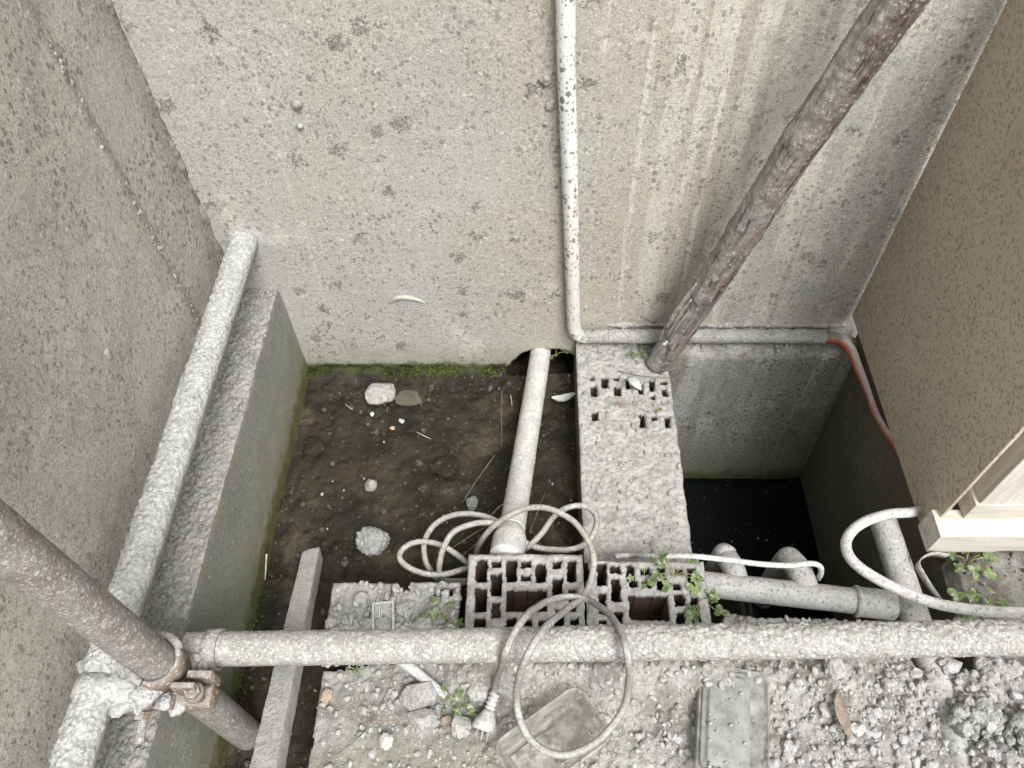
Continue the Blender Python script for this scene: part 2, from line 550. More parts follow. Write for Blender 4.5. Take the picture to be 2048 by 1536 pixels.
M_CONDUIT = dusty('conduit', (0.62, 0.62, 0.61), (0.66, 0.66, 0.64), -0.3, 0.8, 260, 0.0, bump=0.25, rough=0.7)
M_ORANGE = dusty('orange_conduit', (0.42, 0.075, 0.03), (0.30, 0.27, 0.25), 0.35, 0.9, 260, 0.2, bump=0.3, rough=0.5)
M_CORD = dusty('cord_rubber', (0.24, 0.24, 0.22), (0.46, 0.45, 0.41), 0.1, 1.1, 200, 0.5, flecks=0.3, bump=0.4)
M_HOSE = dusty('hose_rubber', (0.50, 0.50, 0.48), (0.66, 0.655, 0.63), -0.2, 0.7, 220, 0.5, bump=0.4)
M_PLANK = dusty('dusty_wood', (0.32, 0.305, 0.28), (0.68, 0.675, 0.66), -0.2, 0.6, 240, 0.4, bump=0.9)
M_STONE = dusty('pale_stone', (0.33, 0.32, 0.29), (0.42, 0.41, 0.38), 0, 0.8, 120, 0.4, bump=0.5)
M_CLOD = dusty('cement_clod', (0.28, 0.285, 0.285), (0.40, 0.405, 0.40), -0.3, 0.6, 160, 0.5, bump=0.8)
M_BLUE = dusty('bluish_stone', (0.16, 0.18, 0.19), (0.24, 0.25, 0.25), 0.3, 1.0, 120, 0.2, bump=0.4)
M_ROCKP = dusty('brown_stone', (0.07, 0.06, 0.045), (0.13, 0.11, 0.085), 0.2, 1.0, 90, 0.3, bump=0.6)
M_GRAVEL = dusty('gravel', (0.30, 0.295, 0.28), (0.48, 0.475, 0.46), -0.2, 0.7, 110, 0.35, bump=0.5)
M_WHITEST = dusty('white_stone', (0.60, 0.58, 0.54), (0.66, 0.64, 0.6), 0, 0.8, 150, 0.1, bump=0.3)
M_ORST = dusty('orange_stone', (0.50, 0.33, 0.2), (0.55, 0.42, 0.32), 0.3, 0.9, 150, 0.1, bump=0.3)


def m_conduit():
    m = Mat('white_conduit')
    z = m.xyz(m.nrm)[2]
    wz = m.xyz()[2]
    dust = m.step(m.math('ADD', z, m.math('MULTIPLY', m.math('SUBTRACT', m.noise(25, 4, 0.7), 0.5), 0.6)), 0.05, 0.45)
    col = m.mix(m.noise(30, 4, 0.6), (0.60, 0.60, 0.585), (0.74, 0.74, 0.73))
    col = m.mix(m.spots(105, 0.55, 0.55, 0.08, squash=(1, 1, 0.75), rough=0.2), col, (0.20, 0.195, 0.185))
    col = m.mix(m.spots(200, 0.7, 0.58, 0.10, rough=0.2), col, (0.26, 0.255, 0.24))
    col = m.mix(dust, col, m.mix(m.noise(150, 4, 0.8), (0.34, 0.335, 0.32), (0.58, 0.575, 0.56)))
    low = m.math('SUBTRACT', 1.0, m.step(wz, 0.15, 0.60))
    col = m.mix(m.math('MULTIPLY', low, 0.30), col, (0.50, 0.47, 0.41))
    return m.done(col, m.bump(m.noise(220, 3, 0.7), 0.3, 0.001), 0.6)


def m_board():
    m = Mat('chip_board')
    col = m.mix(m.step(m.noise(3.2, 5, 0.6), 0.35, 0.65), (0.56, 0.475, 0.385), (0.64, 0.56, 0.445))
    col = m.mix(m.math('MULTIPLY', m.noise(150, 4, 0.75), 0.7), col, (0.48, 0.415, 0.325))
    for i, e in enumerate(((0.5, 0, 0), (1.9, 0, 0), (-0.9, 0, 0), (2.7, 0, 0))):
        v = m.rot(m.vadd(m.pos, (0, i * 1.7, i)), e)
        col = m.mix(m.math('MULTIPLY', m.spots(215, 0.75, 0.60, 0.16, v, squash=(0.6, 0.6, 1.1), rough=0.14), 0.42), col, (0.19, 0.155, 0.115))
    col = m.mix(m.math('MULTIPLY', m.spots(26, 0.12, 0.2, 0.1, rough=0.2), 0.6), col, (0.08, 0.06, 0.045))
    return m.done(col, m.bump(m.noise(170, 4, 0.7), 0.35, 0.0012), 0.85)


def m_soil():
    m = Mat('wet_soil')
    col = m.mix(m.step(m.noise(9, 6, 0.65), 0.38, 0.64), (0.017, 0.0155, 0.0115), (0.042, 0.035, 0.024))
    col = m.mix(m.math('MULTIPLY', m.step(m.noise(14, 5, 0.7, m.vadd(m.pos, (2, 3, 4))), 0.56, 0.68), 0.6), col, (0.050, 0.026, 0.019))
    col = m.mix(m.math('MULTIPLY', m.step(m.noise(6, 5, 0.7, m.vadd(m.pos, (6, 3, 4))), 0.52, 0.68), 0.6), col, (0.125, 0.10, 0.068))
    col = m.mix(m.math('MULTIPLY', m.step(m.noise(90, 4, 0.75), 0.5, 0.7), 0.5), col, (0.012, 0.011, 0.009))
    col = m.mix(m.math('MULTIPLY', m.spots(150, 0.2, 0.5, 0.1), 0.45), col, (0.16, 0.145, 0.12))
    y = m.xyz()[1]
    edge = m.step(m.math('ADD', y, m.math('MULTIPLY', m.noise(18, 5, 0.7), 0.05)), 0.005, 0.03)
    col = m.mix(m.math('MULTIPLY', m.math('MULTIPLY', edge, m.math('SUBTRACT', 1.0, m.step(m.xyz()[0], -0.10, -0.07))), 0.7), col, (0.06, 0.08, 0.016))
    bp = m.bump(m.math('ADD', m.noise(60, 6, 0.75), m.noise(220, 3, 0.7)), 0.8, 0.004)
    return m.done(col, bp, m.N("ShaderNodeMapRange", (m.noise(12, 4, 0.6), 0.4, 0.65, 0.45, 0.85)).outputs[0])


def m_ground():
    m = Mat('cement_rubble')
    x, y, z = m.xyz()[:3]
    soilk = m.math('SUBTRACT', 1.0, m.step(m.math('ADD', y, m.math('MULTIPLY', m.noise(7, 4, 0.6), 0.12)), -0.77, -0.70))
    soilk = m.math('MULTIPLY', soilk, m.math('SUBTRACT', 1.0, m.step(x, -0.10, 0.03)))
    col = m.mix(m.step(m.noise(22, 6, 0.7), 0.36, 0.64), (0.24, 0.235, 0.215), (0.42, 0.415, 0.395))
    col = m.mix(m.math('MULTIPLY', soilk, 0.75), col, m.mix(m.noise(30, 5, 0.7), (0.17, 0.165, 0.13), (0.36, 0.345, 0.285)))
    col = m.mix(m.math('MULTIPLY', m.step(m.noise(150, 5, 0.8), 0.5, 0.62), 0.6), col, (0.17, 0.165, 0.15))
    col = m.mix(m.math('MULTIPLY', m.spots(170, 0.5, 0.52, 0.1, rough=0.2), 0.6), col, (0.58, 0.57, 0.55))
    bp = m.bump(m.math('ADD', m.noise(80, 6, 0.75), m.noise(230, 3, 0.7)), 0.9, 0.004)
    return m.done(col, bp, 0.95)


def m_bank():
    m = Mat('brown_bank')
    col = m.mix(m.step(m.noise(18, 6, 0.7), 0.36, 0.62), (0.15, 0.13, 0.105), (0.31, 0.295, 0.265))
    col = m.mix(m.math('MULTIPLY', m.spots(120, 0.35, 0.4, 0.1), 0.6), col, (0.42, 0.40, 0.36))
    return m.done(col, m.bump(m.math('ADD', m.noise(70, 6, 0.75), m.noise(220, 3, 0.7)), 0.9, 0.004), 0.95)


def m_brick(name, ztop, side=None):
    m = Mat(name)
    x, y, z = m.xyz()[:3]
    d = m.mix(m.step(m.noise(40, 6, 0.75), 0.36, 0.62), (0.29, 0.285, 0.27), (0.46, 0.455, 0.44))
    d = m.mix(m.math('MULTIPLY', m.spots(170, 0.65, 0.55, 0.12, rough=0.2), 0.55), d, (0.20, 0.195, 0.18))
    d = m.mix(m.math('MULTIPLY', m.step(m.noise(260, 3, 0.8), 0.5, 0.6), 0.4), d, (0.24, 0.235, 0.22))
    d = m.mix(m.math('MULTIPLY', m.step(m.noise(13, 5, 0.7), 0.60, 0.70), 0.35), d, (0.33, 0.33, 0.24))
    red = m.mix(m.noise(60, 5, 0.7), (0.025, 0.017, 0.015), (0.075, 0.048, 0.04))  # brick red, taken near black to paint the shade of deep holes
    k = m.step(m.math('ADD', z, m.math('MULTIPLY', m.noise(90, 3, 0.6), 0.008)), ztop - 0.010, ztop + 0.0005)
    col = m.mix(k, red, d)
    if side is not None:
        k2 = m.math('LESS_THAN', x, side)
        col = m.mix(k2, col, m.mix(m.noise(50, 5, 0.7), (0.07, 0.06, 0.05), (0.16, 0.14, 0.115)))
    return m.done(col, m.bump(m.math('ADD', m.noise(110, 6, 0.75), m.noise(260, 3, 0.7)), 0.8, 0.003), 0.95)


def m_bark():
    m = Mat('bark')
    v = m.rot(m.pos, (0, -0.235, 0))
    al = m.vmul(v, (1, 1, 0.10))
    nz = m.xyz(m.nrm)
    col = m.mix(m.step(m.noise(45, 6, 0.7, al), 0.36, 0.62), (0.14, 0.112, 0.105), (0.29, 0.25, 0.235))
    red = m.step(m.noise(24, 5, 0.7, m.vmul(v, (1, 1, 0.3))), 0.52, 0.64)
    col = m.mix(m.math('MULTIPLY', red, 0.45), col, (0.16, 0.08, 0.08))
    dm = m.step(m.math('ADD', m.math('MULTIPLY', nz[0], -0.5), m.math('ADD', m.math('MULTIPLY', nz[2], 0.5), m.math('MULTIPLY', m.noise(16, 5, 0.7), 1.0))), 0.42, 0.95)
    col = m.mix(m.math('MULTIPLY', dm, 0.66), col, (0.42, 0.40, 0.38))
    col = m.mix(m.math('MULTIPLY', m.spots(210, 0.65, 0.58, 0.10, squash=(1, 1, 0.7), rough=0.3), 0.65), col, (0.52, 0.50, 0.48))
    col = m.mix(m.math('MULTIPLY', m.spots(105, 0.25, 0.45, 0.10, squash=(1, 1, 0.6), rough=0.32), 0.75), col, (0.62, 0.60, 0.57))
    col = m.mix(m.math('MULTIPLY', m.step(m.noise(95, 4, 0.7, al), 0.565, 0.62), 0.7), col, (0.05, 0.025, 0.022))
    bp = m.bump(m.math('ADD', m.noise(95, 6, 0.75, al), m.math('MULTIPLY', m.noise(170, 4, 0.8), 0.8)), 1.0, 0.006)
    return m.done(col, bp, 0.9)


def m_timber(name, a, b, ax):
    m = Mat(name)
    v = m.vmul(m.pos, ax)
    col = m.mix(m.step(m.noise(45, 5, 0.65, v, 0.6), 0.38, 0.62), a, b)
    col = m.mix(m.math('MULTIPLY', m.spots(150, 0.25, 0.34, 0.1, squash=(0.7, 0.7, 1.2)), 0.55), col, (0.25, 0.22, 0.19))
    col = m.mix(m.math('MULTIPLY', m.step(m.noise(80, 4, 0.7, v), 0.60, 0.66), 0.4), col, [c * 0.6 for c in a])
    return m.done(col, m.bump(m.noise(90, 5, 0.7, v), 0.4, 0.0015), 0.7)


def m_leaf():
    m = Mat('weed_leaf')
    col = m.mix(m.step(m.noise(55, 4, 0.6), 0.38, 0.62), (0.075, 0.115, 0.04), (0.20, 0.255, 0.11))
    col = m.mix(m.math('MULTIPLY', m.step(m.noise(120, 4, 0.7), 0.52, 0.62), 0.6), col, (0.45, 0.46, 0.40))
    m.b.inputs['Subsurface Weight'].default_value = 0.0
    return m.done(col, m.bump(m.noise(160, 3, 0.6), 0.3, 0.001), 0.6)


def m_simple(name, a, b, scale=60, rough=0.85, bump=0.4):
    m = Mat(name)
    col = m.mix(m.step(m.noise(scale, 5, 0.7), 0.36, 0.64), a, b)
    return m.done(col, m.bump(m.noise(scale * 3, 4, 0.7), bump, 0.0015), rough)


def m_water():
    m = Mat('black_water')
    m.b.inputs['Specular IOR Level'].default_value = 0.4
    col = m.mix(m.math('MULTIPLY', m.spots(60, 0.10, 0.12, 0.05), 0.5), (0.004, 0.0065, 0.006), (0.09, 0.09, 0.08))
    return m.done(col, m.bump(m.noise(6, 2, 0.5), 0.04, 0.004), 0.06)


def m_tray():
    m = Mat('clouded_plastic')
    b = m.b
    col = m.mix(m.step(m.noise(30, 5, 0.7), 0.4, 0.65), (0.30, 0.295, 0.265), (0.46, 0.455, 0.42))
    col = m.mix(m.math('MULTIPLY', m.spots(70, 0.22, 0.3, 0.1, rough=0.2), 0.7), col, (0.22, 0.19, 0.15))
    b.inputs['Transmission Weight'].default_value = 0.0
    out = m.t.nodes['Material Output']
    tr = m.t.nodes.new("ShaderNodeBsdfTransparent")
    tr.inputs[0].default_value = (0.93, 0.93, 0.90, 1)
    mx = m.t.nodes.new("ShaderNodeMixShader")
    dirt = m.step(m.noise(22, 5, 0.7, m.vadd(m.pos, (1, 2, 3))), 0.40, 0.66)
    m.t.links.new(m.N("ShaderNodeMapRange", (dirt, 0.0, 1.0, 0.40, 0.75)).outputs[0], mx.inputs[0])
    m.t.links.new(tr.outputs[0], mx.inputs[1])
    m.t.links.new(b.outputs[0], mx.inputs[2])
    m.t.links.new(mx.outputs[0], out.inputs[0])
    b.inputs['Specular IOR Level'].default_value = 0.6
    return m.done(col, m.bump(m.noise(90, 4, 0.7), 0.25, 0.001), 0.38)


M_COND = m_conduit(); M_BOARD = m_board(); M_SOIL = m_soil(); M_GROUND = m_ground(); M_BANK = m_bank()
M_BRICK = m_brick('hollow_brick', 0.204); M_STRIP = m_brick('strip_brick', 0.10, 0.0838); M_SLAB = m_brick('slab_brick', 0.165)
M_BARK = m_bark(); M_LEAF = m_leaf(); M_WATER = m_water(); M_TRAY = m_tray()
M_WT_X = m_timber('pale_timber_x', (0.50, 0.46, 0.40), (0.64, 0.61, 0.56), (0.08, 1, 1))
M_WT_Z = m_timber('pale_timber_z', (0.50, 0.46, 0.40), (0.64, 0.61, 0.56), (1, 1, 0.08))
M_STEM = m_simple('weed_stem', (0.20, 0.20, 0.09), (0.34, 0.32, 0.18))
M_STRAW = m_simple('dry_stalk', (0.33, 0.29, 0.22), (0.55, 0.51, 0.43))
M_TWIG = m_simple('brown_twig', (0.10, 0.085, 0.06), (0.22, 0.19, 0.15))
M_DRY = m_simple('dry_leaf', (0.17, 0.14, 0.115), (0.32, 0.255, 0.205))
M_SHELL = m_simple('pale_leaf', (0.42, 0.44, 0.42), (0.6, 0.62, 0.6))
M_STRAP = m_simple('strap', (0.26, 0.25, 0.23), (0.46, 0.45, 0.42))
M_EARTH = m_simple('yard_ground', (0.28, 0.27, 0.24), (0.42, 0.41, 0.38), 14)

# ------------------------------------------------------------------ setting: ground, floor, water
XL, XLE, XPL = -0.592, -0.507, -0.328            # left wall, ledge face, left edge of the rubble platform
XS0, XS1 = 0.083, 0.272                          # brick partition
XB, XR = 0.629, 0.657                            # board face, right pit wall face


def surf(name, xs, ys, zf, mat, label=None, cat=None, kind=None):
    X, Y = np.meshgrid(xs, ys)
    v = np.stack([X.ravel(), Y.ravel(), np.zeros(X.size)], 1)
    v[:, 2] = zf(v)
    return solo(name, (v, gridf(len(ys), len(xs))), mat, label, cat, kind=kind)


def floor_z(v):
    p = np.c_[v[:, :2], np.zeros(len(v))]
    z = fbm(p, 6, 4, 3) * 0.014 + fbm(p, 45, 4, 8) * 0.006 + (0.5 - worley(p, 55, 4)) * 0.005
    z += 0.012 * np.exp(-((v[:, 1] - 0.0) / 0.02) ** 2) - 0.006
    dig = ((v[:, 0] > -0.066) & (v[:, 0] < 0.085) & (v[:, 1] > -0.012 + 0.008 * fbm(p, 30, 2, 9)))
    return z - 0.002 - np.where(dig, 0.055, 0)


surf('dirt_floor', np.arange(-0.515, 0.092, 0.0028), np.arange(-1.06, 0.13, 0.0028), floor_z, M_SOIL, kind='structure')


def rear(x):
    """rear edge (Y) of the rubble platform"""
    return np.interp(x, [-0.33, -0.08, 0.26, 0.30, 0.36, 0.44, 0.52, 0.56, 0.57, 0.70],
                     [-0.70, -0.675, -0.675, -0.605, -0.61, -0.607, -0.622, -0.645, -0.69, -0.69])


def plat_raw(v):
    x, y = v[:, 0], v[:, 1]
    p = np.c_[x, y, np.zeros(len(v))]
    rub = np.clip((x + 0.16) / 0.12, 0, 1) * 0.7 + 0.3                       # more rubble to the right
    z = 0.150 + 0.012 * fbm(p, 5, 3, 21) + rub * (0.006 * fbm(p, 30, 4, 22) + 0.010 * (0.55 - worley(p, 62, 23)) + 0.007 * (0.55 - worley(p, 120, 24)))
    mound = np.exp(-((y + 0.702) / 0.034) ** 2) * np.clip((x + 0.14) / 0.06, 0, 1)
    z = z + mound * (0.052 + 0.010 * fbm(p, 18, 3, 25)) * np.where(x > 0.29, 0.35, 1)
    z = z - 0.02 * np.clip((-y - 0.80) / 0.1, 0, 1) * np.clip((x + 0.2) / 0.3, 0, 1)
    z = z + 0.05 * np.exp(-(((x - 0.66) / 0.07) ** 2 + ((y + 0.86) / 0.08) ** 2)) * (1 + 0.4 * fbm(p, 25, 3, 28))
    # crevice left of the right-hand heap
    cx = 0.585 + 0.25 * (y + 0.75) * 0.2 + 0.008 * fbm(p, 20, 3, 29)
    z = z - 0.04 * np.exp(-((x - cx - 0.012) / 0.009) ** 2) * np.clip((-y - 0.70) / 0.02, 0, 1) * np.clip((y + 0.90) / 0.05, 0, 1)
    return z


def plat_z(v):
    x, y = v[:, 0], v[:, 1]
    p = np.c_[x, y, np.zeros(len(v))]
    z = plat_raw(v)
    e = rear(x) + 0.008 * fbm(p, 24, 4, 26)
    z = np.where(y > e, -0.55, z)
    z = np.where(x < XPL + 0.004 + 0.003 * fbm(p, 30, 3, 27), -0.06, z)
    return z


surf('rubble_ground', np.arange(-0.336, 0.98, 0.0026), np.arange(-1.12, -0.585, 0.0026), plat_z, M_GROUND, kind='structure')

g = MB()
for (x0, x1, y0, y1) in ((-60, 60, -60, -1.10), (0.96, 60, -1.10, 60), (-60, -0.80, -1.10, 60), (-0.80, 0.96, 0.32, 60)):
    g.add([(x0, y0, 0.135), (x1, y0, 0.135), (x1, y1, 0.135), (x0, y1, 0.135)], [(0, 1, 2, 3)])
solo('ground', g, M_EARTH, kind='structure')

# soil bank to the right of the deep pit, under the board
surf('soil_bank', np.arange(0.664, 0.985, 0.003), np.arange(-0.705, 0.3, 0.004),
     lambda v: np.where(v[:, 0] < np.where(v[:, 1] < -0.50, 0.684, 0.74) + 0.008 * fbm(np.c_[v[:, :2], v[:, 0] * 0], 20, 3, 31), 0.02,
                        0.150 + 0.012 * fbm(np.c_[v[:, :2], v[:, 0] * 0], 8, 4, 32) + 0.008 * (0.5 - worley(np.c_[v[:, :2], v[:, 0] * 0], 60, 33))),
     M_BANK, kind='structure')
solo('water', (np.array([(XS1 - 0.02, -0.75, -0.40), (XR + 0.03, -0.75, -0.40), (XR + 0.03, -0.03, -0.40), (XS1 - 0.02, -0.03, -0.40)]), [(0, 1, 2, 3)]), M_WATER, kind='structure')

# ------------------------------------------------------------------ walls
zz = np.concatenate([np.arange(-0.05, 0.88, 0.0045), np.linspace(0.9, 1.9, 30)])
xx = np.arange(-0.64, 1.0, 0.0045)
X, Z = np.meshgrid(xx, zz)
v = np.stack([X.ravel(), np.zeros(X.size), Z.ravel()], 1)
y = 0.0022 * fbm(v, 5, 3, 40) - 0.0012 * np.maximum(fbm(v, 60, 3, 41), 0.2)
y += np.clip((0.020 - v[:, 2]) / 0.04, 0, 1) * 0.022 * (0.6 + 0.6 * fbm(v, 30, 3, 44))          # crumbling foot
ha, hb = P(1012, 750, y=0), P(1162, 750, y=0)
hx0, hx1 = ha[0], hb[0]
htop = P(1090, 700, y=0)[2]
tt = (v[:, 0] - hx0) / (hx1 - hx0)
arch = htop * 1.0 * np.clip(1 - np.abs(tt * 2 - 1.05) ** 3.2, -1, 1) + 0.006 * fbm(v, 50, 3, 42)
inhole = (tt > 0) & (tt < 1) & (v[:, 2] < arch)
y = np.where(inhole, 0.15 + 0.02 * fbm(v, 20, 2, 43), y)
# slanting casting lines on the right-hand half
for xl, am in ((0.165, 0.0022), (0.305, 0.002), (0.335, 0.0015)):
    y -= am * np.exp(-((v[:, 0] - xl - 0.006 * fbm(np.c_[v[:, 2:3], v[:, 2:3] * 0, v[:, 2:3] * 0], 6, 3, int(xl * 1000))) / 0.004) ** 2)
v[:, 1] = y
WALL = solo('concrete_wall', (v, gridf(len(zz), len(xx))), M_WALL, 'tall pale speckled concrete wall at the back, white conduit running down it', 'wall')
# hardened lumps and smears left on the wall
for (px, py, s, sd) in ((1093, 160, 0.009, 1), (1100, 214, 0.008, 2), (1092, 247, 0.005, 3), (600, 252, 0.006, 4), (592, 208, 0.009, 5), (1103, 205, 0.005, 6)):
    c = P(px, py, y=-0.002)
    part('mortar_lump', WALL, rock(c, (s, s * 0.7, s * 0.9), sd, 3, 0.35, 0.2), M_MORTAR)
sm = [P(a, b, y=-0.001) for a, b in ((780, 606), (790, 597), (808, 594), (828, 597), (846, 604), (851, 611))]
part('mortar_smear', WALL, tube(spline(sm), lambda t: 0.0042 * (0.35 + math.sin(math.pi * min(1, t + 0.05))), 12, 0.003, True,
                                lambda p, n: 0.002 * fbm(p, 90, 3, 5)), m_simple('yellowish_mortar', (0.36, 0.35, 0.30), (0.45, 0.44, 0.385)))

zz = np.concatenate([np.arange(-0.06, 0.9, 0.007), np.linspace(0.93, 1.42, 20)])
yy = np.concatenate([np.linspace(-2.2, -1.15, 20), np.arange(-1.13, 0.03, 0.007)])
Yg, Zg = np.meshgrid(yy, zz)
v = np.stack([np.full(Yg.size, XL), Yg.ravel(), Zg.ravel()], 1)
v[:, 0] += 0.003 * fbm(v, 4, 3, 50) + 0.001 * fbm(v, 60, 3, 51)
# rough casting seam running down the wall
seam = P(100, 90, x=XL), P(395, 640, x=XL)
sy = np.interp(v[:, 2], [seam[1][2], seam[0][2]], [seam[1][1], seam[0][1]])
dy = v[:, 1] - sy - 0.006 * fbm(np.c_[v[:, 2:3], v[:, 2:3] * 0, v[:, 2:3] * 0], 8, 3, 52)
v[:, 0] += 0.003 * np.exp(-(dy / 0.008) ** 2) * (0.4 + np.maximum(0, fbm(v, 70, 2, 53)) * 1.6)
v[:, 0] += 0.004 * np.clip((v[:, 1] + 0.02) / 0.03, 0, 1)
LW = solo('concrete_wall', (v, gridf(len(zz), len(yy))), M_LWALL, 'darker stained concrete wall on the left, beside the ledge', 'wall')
mb = MB()
for k in range(130):
    t = RNG.random()
    z = seam[0][2] + (seam[1][2] - seam[0][2]) * t
    yv = seam[0][1] + (seam[1][1] - seam[0][1]) * t + RNG.normal(0, 0.003)
    s = 0.0009 + 0.0026 * RNG.random() ** 3
    mb.add(*rock((XL + 0.001, yv, z), (s * 0.6, s, s * 1.3), int(RNG.integers(99)), 2, 0.5, 0.3))
part('mortar_crumbs', LW, mb, M_CRUST)
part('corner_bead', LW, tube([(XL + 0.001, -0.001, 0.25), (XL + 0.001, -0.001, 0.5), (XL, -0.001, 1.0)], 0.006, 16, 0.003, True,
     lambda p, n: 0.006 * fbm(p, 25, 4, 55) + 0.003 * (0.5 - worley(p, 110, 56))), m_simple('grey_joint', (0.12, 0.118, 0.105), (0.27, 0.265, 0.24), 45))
part('mortar_fillet', WALL, tube([(0.115, 0.002, 0.149), (0.36, 0.002, 0.149), (0.635, 0.002, 0.147)], lambda t: 0.0075 * min(1, 0.05 + 9 * min(t, 1 - t)), 20, 0.002, True,
     lambda p, n: 0.007 * fbm(p, 22, 4, 9) + 0.006 * (0.5 - worley(p, 100, 9))), M_MORTAR)
c = P(216, 709, x=XL)
part('mortar_lump', LW, rock(c, (0.004, 0.006, 0.010), 8, 3, 0.3, 0.2), M_MORTAR)

# ledge along the left wall
xs = np.concatenate([[XL + 0.002], np.arange(XL + 0.004, XLE - 0.002, 0.0015)])
prof = [(x, 0.255) for x in xs] + [(XLE - 0.0008, 0.2545), (XLE, 0.2525)] + [(XLE + (0.2525 - z) * 0.002, z) for z in np.arange(0.247, -0.06, -0.006)]
prof = np.array(prof)
ys = np.arange(-1.0, 0.004, 0.0018)
v = np.zeros((len(ys), len(prof), 3))
v[:, :, 0] = prof[None, :, 0]; v[:, :, 2] = prof[None, :, 1]; v[:, :, 1] = ys[:, None]
v = v.reshape(-1, 3)
top = v[:, 2] > 0.2535
nt_ = fbm(v, 30, 4, 60)
crust = np.clip(1.3 * fbm(v, 7, 3, 61) + 0.75, 0, 1)
v[:, 2] += np.where(top, crust * (0.0035 + 0.003 * nt_ + 0.010 * np.maximum(0.62 - worley(v, 100, 62), -0.2) + 0.005 * (0.5 - worley(v, 210, 65))), 0)
v[:, 0] += np.where(~top, 0.0012 * fbm(v, 12, 3, 63) + 0.006 * np.clip(0.03 - v[:, 2], 0, 0.1) * fbm(v, 40, 3, 64), 0)
v[:, 1] += 0
lt = np.nonzero(top.reshape(len(ys), -1)[0])[0].max()
LE = empty('concrete_ledge', (XLE - 0.04, -0.5, 0.0), 'low concrete ledge with mossy face along the left wall', 'ledge')
f = gridf(len(ys), len(prof))
ftop = f[(f[:, 1] % len(prof)) <= lt]
ffac = f[(f[:, 1] % len(prof)) > lt]
part('face', LE, (v, ffac.tolist()), M_LEDGE)
part('mortar_top', LE, (v, ftop.tolist()), M_LTOP)
for o in LE.children:                                       # drop loose verts
    import bmesh
    bm = bmesh.new(); bm.from_mesh(o.data)
    bmesh.ops.delete(bm, geom=[q for q in bm.verts if not q.link_faces], context='VERTS')
    bm.to_mesh(o.data); bm.free()

# lower wall of the deep pit: proud of the back wall, rough shelf on top
zs = np.concatenate([np.arange(-0.55, 0.096, 0.006)])
pr = [(-0.045, z) for z in zs] + [(-0.043, 0.103), (-0.036, 0.110), (-0.028, 0.114), (-0.018, 0.116), (-0.008, 0.117), (0.004, 0.118)]
pr = np.array(pr)
xs = np.arange(XS1 - 0.006, 0.76, 0.004)
v = np.zeros((len(xs), len(pr), 3))
v[:, :, 0] = xs[:, None]; v[:, :, 1] = pr[None, :, 0]; v[:, :, 2] = pr[None, :, 1]
v = v.reshape(-1, 3)
up = np.clip((v[:, 2] - 0.04) / 0.06, 0, 1)
rl = fbm(v, 28, 4, 70) * 0.006 + (0.5 - worley(v, 85, 71)) * 0.007
v[:, 1] -= up * np.abs(rl) + 0.0015 * fbm(v, 8, 3, 72)
v[:, 2] += up * rl * 0.8
v[:, 1] += 0.03 * np.clip((v[:, 0] - 0.60) / 0.10, 0, 1) ** 2 * 0.4
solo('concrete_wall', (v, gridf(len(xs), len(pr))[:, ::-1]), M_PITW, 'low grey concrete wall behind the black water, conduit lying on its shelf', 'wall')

ys = np.arange(-0.80, 0.0, 0.008)
zs = np.arange(-0.55, 0.16, 0.008)
Yg, Zg = np.meshgrid(ys, zs)
v = np.stack([np.full(Yg.size, XR), Yg.ravel(), Zg.ravel()], 1)
v[:, 0] += 0.002 * fbm(v, 8, 3, 75) + 0.045 * np.clip(0.12 - v[:, 2], 0, 1)
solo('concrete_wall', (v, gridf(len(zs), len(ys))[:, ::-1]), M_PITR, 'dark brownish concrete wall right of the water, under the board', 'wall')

# ------------------------------------------------------------------ brick partition and hollow bricks
def holes_px(zoom, off, rects, zpl):
    out = []
    for (a, b, c, d) in rects:
        p, q = P(off[0] + a / zoom, off[1] + c / zoom, z=zpl), P(off[0] + b / zoom, off[1] + d / zoom, z=zpl)
        out.append((p[0] - 0.0006, q[0] + 0.0006, q[1] - 0.0006, p[1] + 0.0006))
    return out


